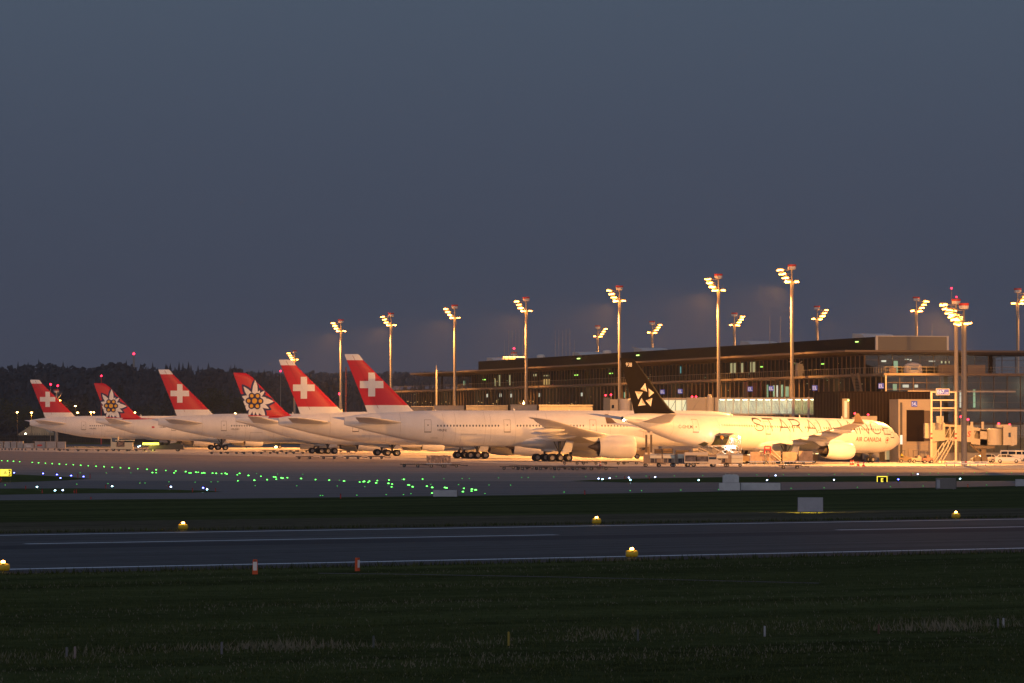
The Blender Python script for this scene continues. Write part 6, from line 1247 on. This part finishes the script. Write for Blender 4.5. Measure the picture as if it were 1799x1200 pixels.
# dark clutter of equipment under the far airliner
cr = random.Random(9)
for i, (x0, x1, y0, y1, c_, lb) in enumerate([(1150, 1163, 789, 806, (.12, .08, .05), 'dark upright equipment case left of three, under the black tailed airliner'), (1164, 1182, 788, 805, (.22, .15, .08), 'wide brown equipment case, middle of three, under the black tailed airliner'), (1187, 1211, 791, 806, (.14, .10, .06), 'dark open equipment case, right of three, under the black tailed airliner'), (1216, 1228, 788, 808, (.62, .54, .42), 'cream upright case beside the scissor loader')]):
    s = 10.3; t = empty('equipment_case', (bx((x0 + x1) / 2, s), F / s, 0), 0, lb, 'equipment'); wd = (x1 - x0) / s; h = bz(y0, s)
    m = MB(); m.box(-wd / 2, wd / 2, 0, 1.5, .3, h); m.build('body', M('case%d_paint' % i, c_, .6, var=.3, scale=2), t); m = MB()
    for k in range(5): z = .4 + (h - .6) * k / 5; m.box(-wd / 2 + .08, wd / 2 - .08, -.05, -.01, z, z + .12)
    m.box(-wd / 2, -wd / 2 + .08, -.06, -.01, .2, h); m.box(wd / 2 - .08, wd / 2, -.06, -.01, .2, h); m.build('frame', darkm, t); wheelset(t, [(-wd * .3, .1, .2), (wd * .3, .1, .2)], .2, .15)
# ------------------------------------------------------------------ cars
def car(px, py, rz, prof, glass, L, Wd, wx, r, label, col=(.72, .70, .66)):
    q = G(px, py); t = empty('parked_car', (q.x, q.y, .014), rz, label, 'car', 'parked cars beside the jet bridge'); m = MB(); rings = []
    for (yy, k) in ((-Wd / 2, .82), (-Wd / 2 + .06, .95), (-Wd / 2 + .22, 1), (Wd / 2 - .22, 1), (Wd / 2 - .06, .95), (Wd / 2, .82)):
        ring = []
        for (x, z) in prof:
            tuck = 0 if z < .95 else (1 - k) * 1.5
            ring.append((x * (1 - (1 - k) * .12), yy * (1 - (max(0, z - .95)) * .22), z - tuck * .15 if z > .3 else z))
        rings.append(ring)
    m.loft(rings); paint = M('car_white', (.74, .72, .68), .22, spec=.6)
    m.build('body', paint, t, True, 40); m = MB()
    for pg in glass:
        for sg in (-1, 1):
            yy = [sg * (Wd / 2 * (1 - (max(0, z - .95)) * .22) * (1.0) - .0) for _, z in pg]
            n = len(pg); m.add([(x, y + sg * .012, z) for (x, z), y in zip(pg, yy)], [tuple(range(n))])
    m.build('side_window', glassd, t); return t, q
def carparts(t, L, Wd, wx, r, fz=.65):
    wheelset(t, [(x, sy * (Wd / 2 - .1), r) for x in wx for sy in (-1, 1)], r, .22)
    for sy in (-1, 1):
        m = MB(); m.lathe([(-.04, .01), (0, .10), (.12, .16), (.2, .17)], n=10); m.v = [(L / 2 - .1 - a, sy * (Wd / 2 - .32) + b * 1.3, fz + c * .7) for a, b, c in m.v]; m.build('headlight', M('headlight_glass', (.6, .6, .55), .1), t)
        m = MB(); m.box(-L / 2 - .02, -L / 2 + .2, sy * (Wd / 2 - .18) - .1, sy * (Wd / 2 - .18) + .1, fz + .05, fz + .3); m.build('tail_light', M('tail_red', (.4, .02, .02), .3), t)
    m = MB(); m.box(L / 2 - .05, L / 2 + .02, -.3, .3, .35, .5); m.build('grille', darkm, t)
P1 = [(-2.15, .28), (2.15, .28), (2.2, .55), (2.05, .78), (1.1, .95), (.35, 1.38), (-.2, 1.47), (-1.5, 1.43), (-2.0, 1.08), (-2.2, .9)]
G1 = [[(-1.75, 1.0), (-1.2, .98), (-1.2, 1.36), (-1.45, 1.35)], [(-1.12, .98), (-.25, .96), (-.25, 1.39), (-1.12, 1.36)], [(-.17, .96), (.85, .96), (.3, 1.31), (-.17, 1.39)]]
t, q = car(1771, 813.5, R(-8), P1, G1, 4.35, 1.78, (-1.35, 1.35), .32, 'white estate car in front of the van, nose to the right'); carparts(t, 4.35, 1.78, (-1.35, 1.35), .32)
m = MB(); m.add([(1.08, -.72, .975), (1.08, .72, .975), (.38, .6, 1.375), (.38, -.6, 1.375)], [(0, 1, 2, 3)]); m.build('windscreen', glassd, t)
t, q = car(1728, 813, R(172), P1, G1, 4.35, 1.78, (-1.35, 1.35), .32, 'white estate car left of the others, seen partly from behind'); carparts(t, 4.35, 1.78, (-1.35, 1.35), .32); t['label'] = 'white estate car behind the metal barrier, its tail lamp towards the van'; t.rotation_euler.z = R(188)
PV = [(-2.6, .3), (2.6, .3), (2.62, .8), (2.3, 1.05), (1.75, 1.75), (1.4, 1.93), (-2.45, 1.95), (-2.6, 1.7)]
GV = [[(-2.4, 1.2), (-1.3, 1.2), (-1.3, 1.7), (-2.35, 1.7)], [(-1.15, 1.2), (.1, 1.2), (.1, 1.7), (-1.15, 1.7)], [(.25, 1.2), (1.1, 1.2), (1.1, 1.7), (.25, 1.7)], [(1.25, 1.2), (2.0, 1.15), (1.6, 1.68), (1.25, 1.7)]]
t, q = car(1783, 810.5, R(-6), PV, GV, 5.2, 1.95, (-1.7, 1.75), .35, 'white minibus behind the white estate car at the right edge'); carparts(t, 5.2, 1.95, (-1.7, 1.75), .35, .75)
# metal barrier, cones, carts by the tower
q = G(1697, 819); s = (819 - Y0) / H; t = empty('crash_barrier', (q.x, q.y, 0), 0, 'low grey metal barrier on posts around the foot of the thick mast', 'barrier'); wd = 78 / s
for z0_, z1_ in ((.28, .5), (.58, .72)): m = MB(); m.box(-wd / 2, wd / 2, -.1, 0, z0_, z1_); m.build('rail', steel, t)
for k in range(6): x = -wd / 2 + .4 + k * (wd - .8) / 5; m = MB(); m.box(x - .05, x + .05, 0, .1, 0, .7); m.build('post', M('post_brown'), t)
for x in (-wd / 2 - .01, -.2): m = MB(); m.box(x, x + .3, -.12, .02, .56, .74); m.build('reflector', red, t)
def cone(px, py, label, group='traffic cones near the nose wheel'):
    q = G(px, py); t = empty('traffic_cone', (q.x, q.y, .014), 0, label, 'cone', group); m = MB(); m.box(-.28, .28, -.28, .28, 0, .05, 0); m.lathe([(.05, .2), (.3, .15)], ax='z', n=12, mi=0); m.lathe([(.3, .15), (.5, .11)], ax='z', n=12, mi=1); m.lathe([(.5, .11), (.78, .04), (.8, .005)], ax='z', n=12, mi=0); m.build('body', [M('cone_red', (.65, .07, .04), .6), whring], t)
for px, py, lb in [(1494.5, 817, 'red and white cone nearest the engine'), (1498.5, 816.8, 'red and white cone just behind the one nearest the engine'), (1507.5, 819, 'red and white cone in the middle of the group'), (1517, 820, 'red and white cone nearest the nose wheel'), (1054.5, 819.5, 'lone red and white cone among the flat dollies under the big engine')]: cone(px, py, lb)
def tow(px, py, wd, label, c_):
    q = G(px, py); t = empty('tow_tractor', (q.x, q.y, .014), 0, label, 'tractor', 'small tractors by the stair tower'); m = MB(); m.prism([(-wd / 2, .35), (wd / 2, .35), (wd / 2, .9), (wd * .1, 1.0), (0, 1.25), (-.15, 1.25), (-.2, .85), (-wd / 2, .85)], -.6, .6); m.build('body', M('tow%g' % c_[0], c_, .6), t); m = MB(); m.tube((-.1, -.45, 1.2), (-.1, -.45, 2.0), .04); m.tube((-wd * .4, -.45, .85), (-wd * .4, -.45, 2.0), .04); m.box(-wd * .45, 0, -.5, .5, 2.0, 2.06); m.build('roof_frame', darkm, t); m = MB(); m.box(-.7, -.3, -.3, .3, .85, 1.1); m.build('seat', tyre, t); wheelset(t, [(-wd * .33, -.55, .3), (wd * .33, -.55, .3), (-wd * .33, .55, .3), (wd * .33, .55, .3)], .3, .2)
tow(1590, 813, 2.1, 'brown tow tractor at the left foot of the stair tower', (.25, .18, .1)); tow(1614, 813.5, 2.4, 'cream tow tractor before the door of the stair tower', (.5, .42, .3)); tow(1630, 813.8, 1.7, 'reddish tow tractor between the stair tower and the bright stair flights', (.45, .16, .12))
q = G(1541, 812); t = empty('loading_cart', (q.x - .5, q.y + 12, 0), 0, 'grey boxy cart inside the dark opening right of the nose wheel', 'cart'); m = MB(); m.box(-1.1, 1.1, -.7, .7, .4, 1.7); m.build('body', M('cart_grey', (.25, .24, .23), .6), t); m = MB(); m.box(-1.0, 1.0, -.74, -.7, .9, 1.5); m.build('panel', bgrey, t); wheelset(t, [(-.7, -.6, .25), (.7, -.6, .25)], .25, .2)
# ------------------------------------------------------------------ air
hz_m = bpy.data.materials.new('haze_air'); hz_m.use_nodes = True; t_ = hz_m.node_tree; t_.nodes.clear()
ho = t_.nodes.new('ShaderNodeOutputMaterial'); pv = t_.nodes.new('ShaderNodeVolumePrincipled'); pv.inputs['Density'].default_value = HAZE; pv.inputs['Color'].default_value = (.85, .88, .95, 1); pv.inputs['Anisotropy'].default_value = .3
t_.links.new(pv.outputs[0], ho.inputs['Volume'])
m = MB(); m.box(-6100, 6100, -520, 7100, -1.5, 190); tag(m.build('haze', hz_m), kind='stuff')
SC.cycles.volume_bounces = 0
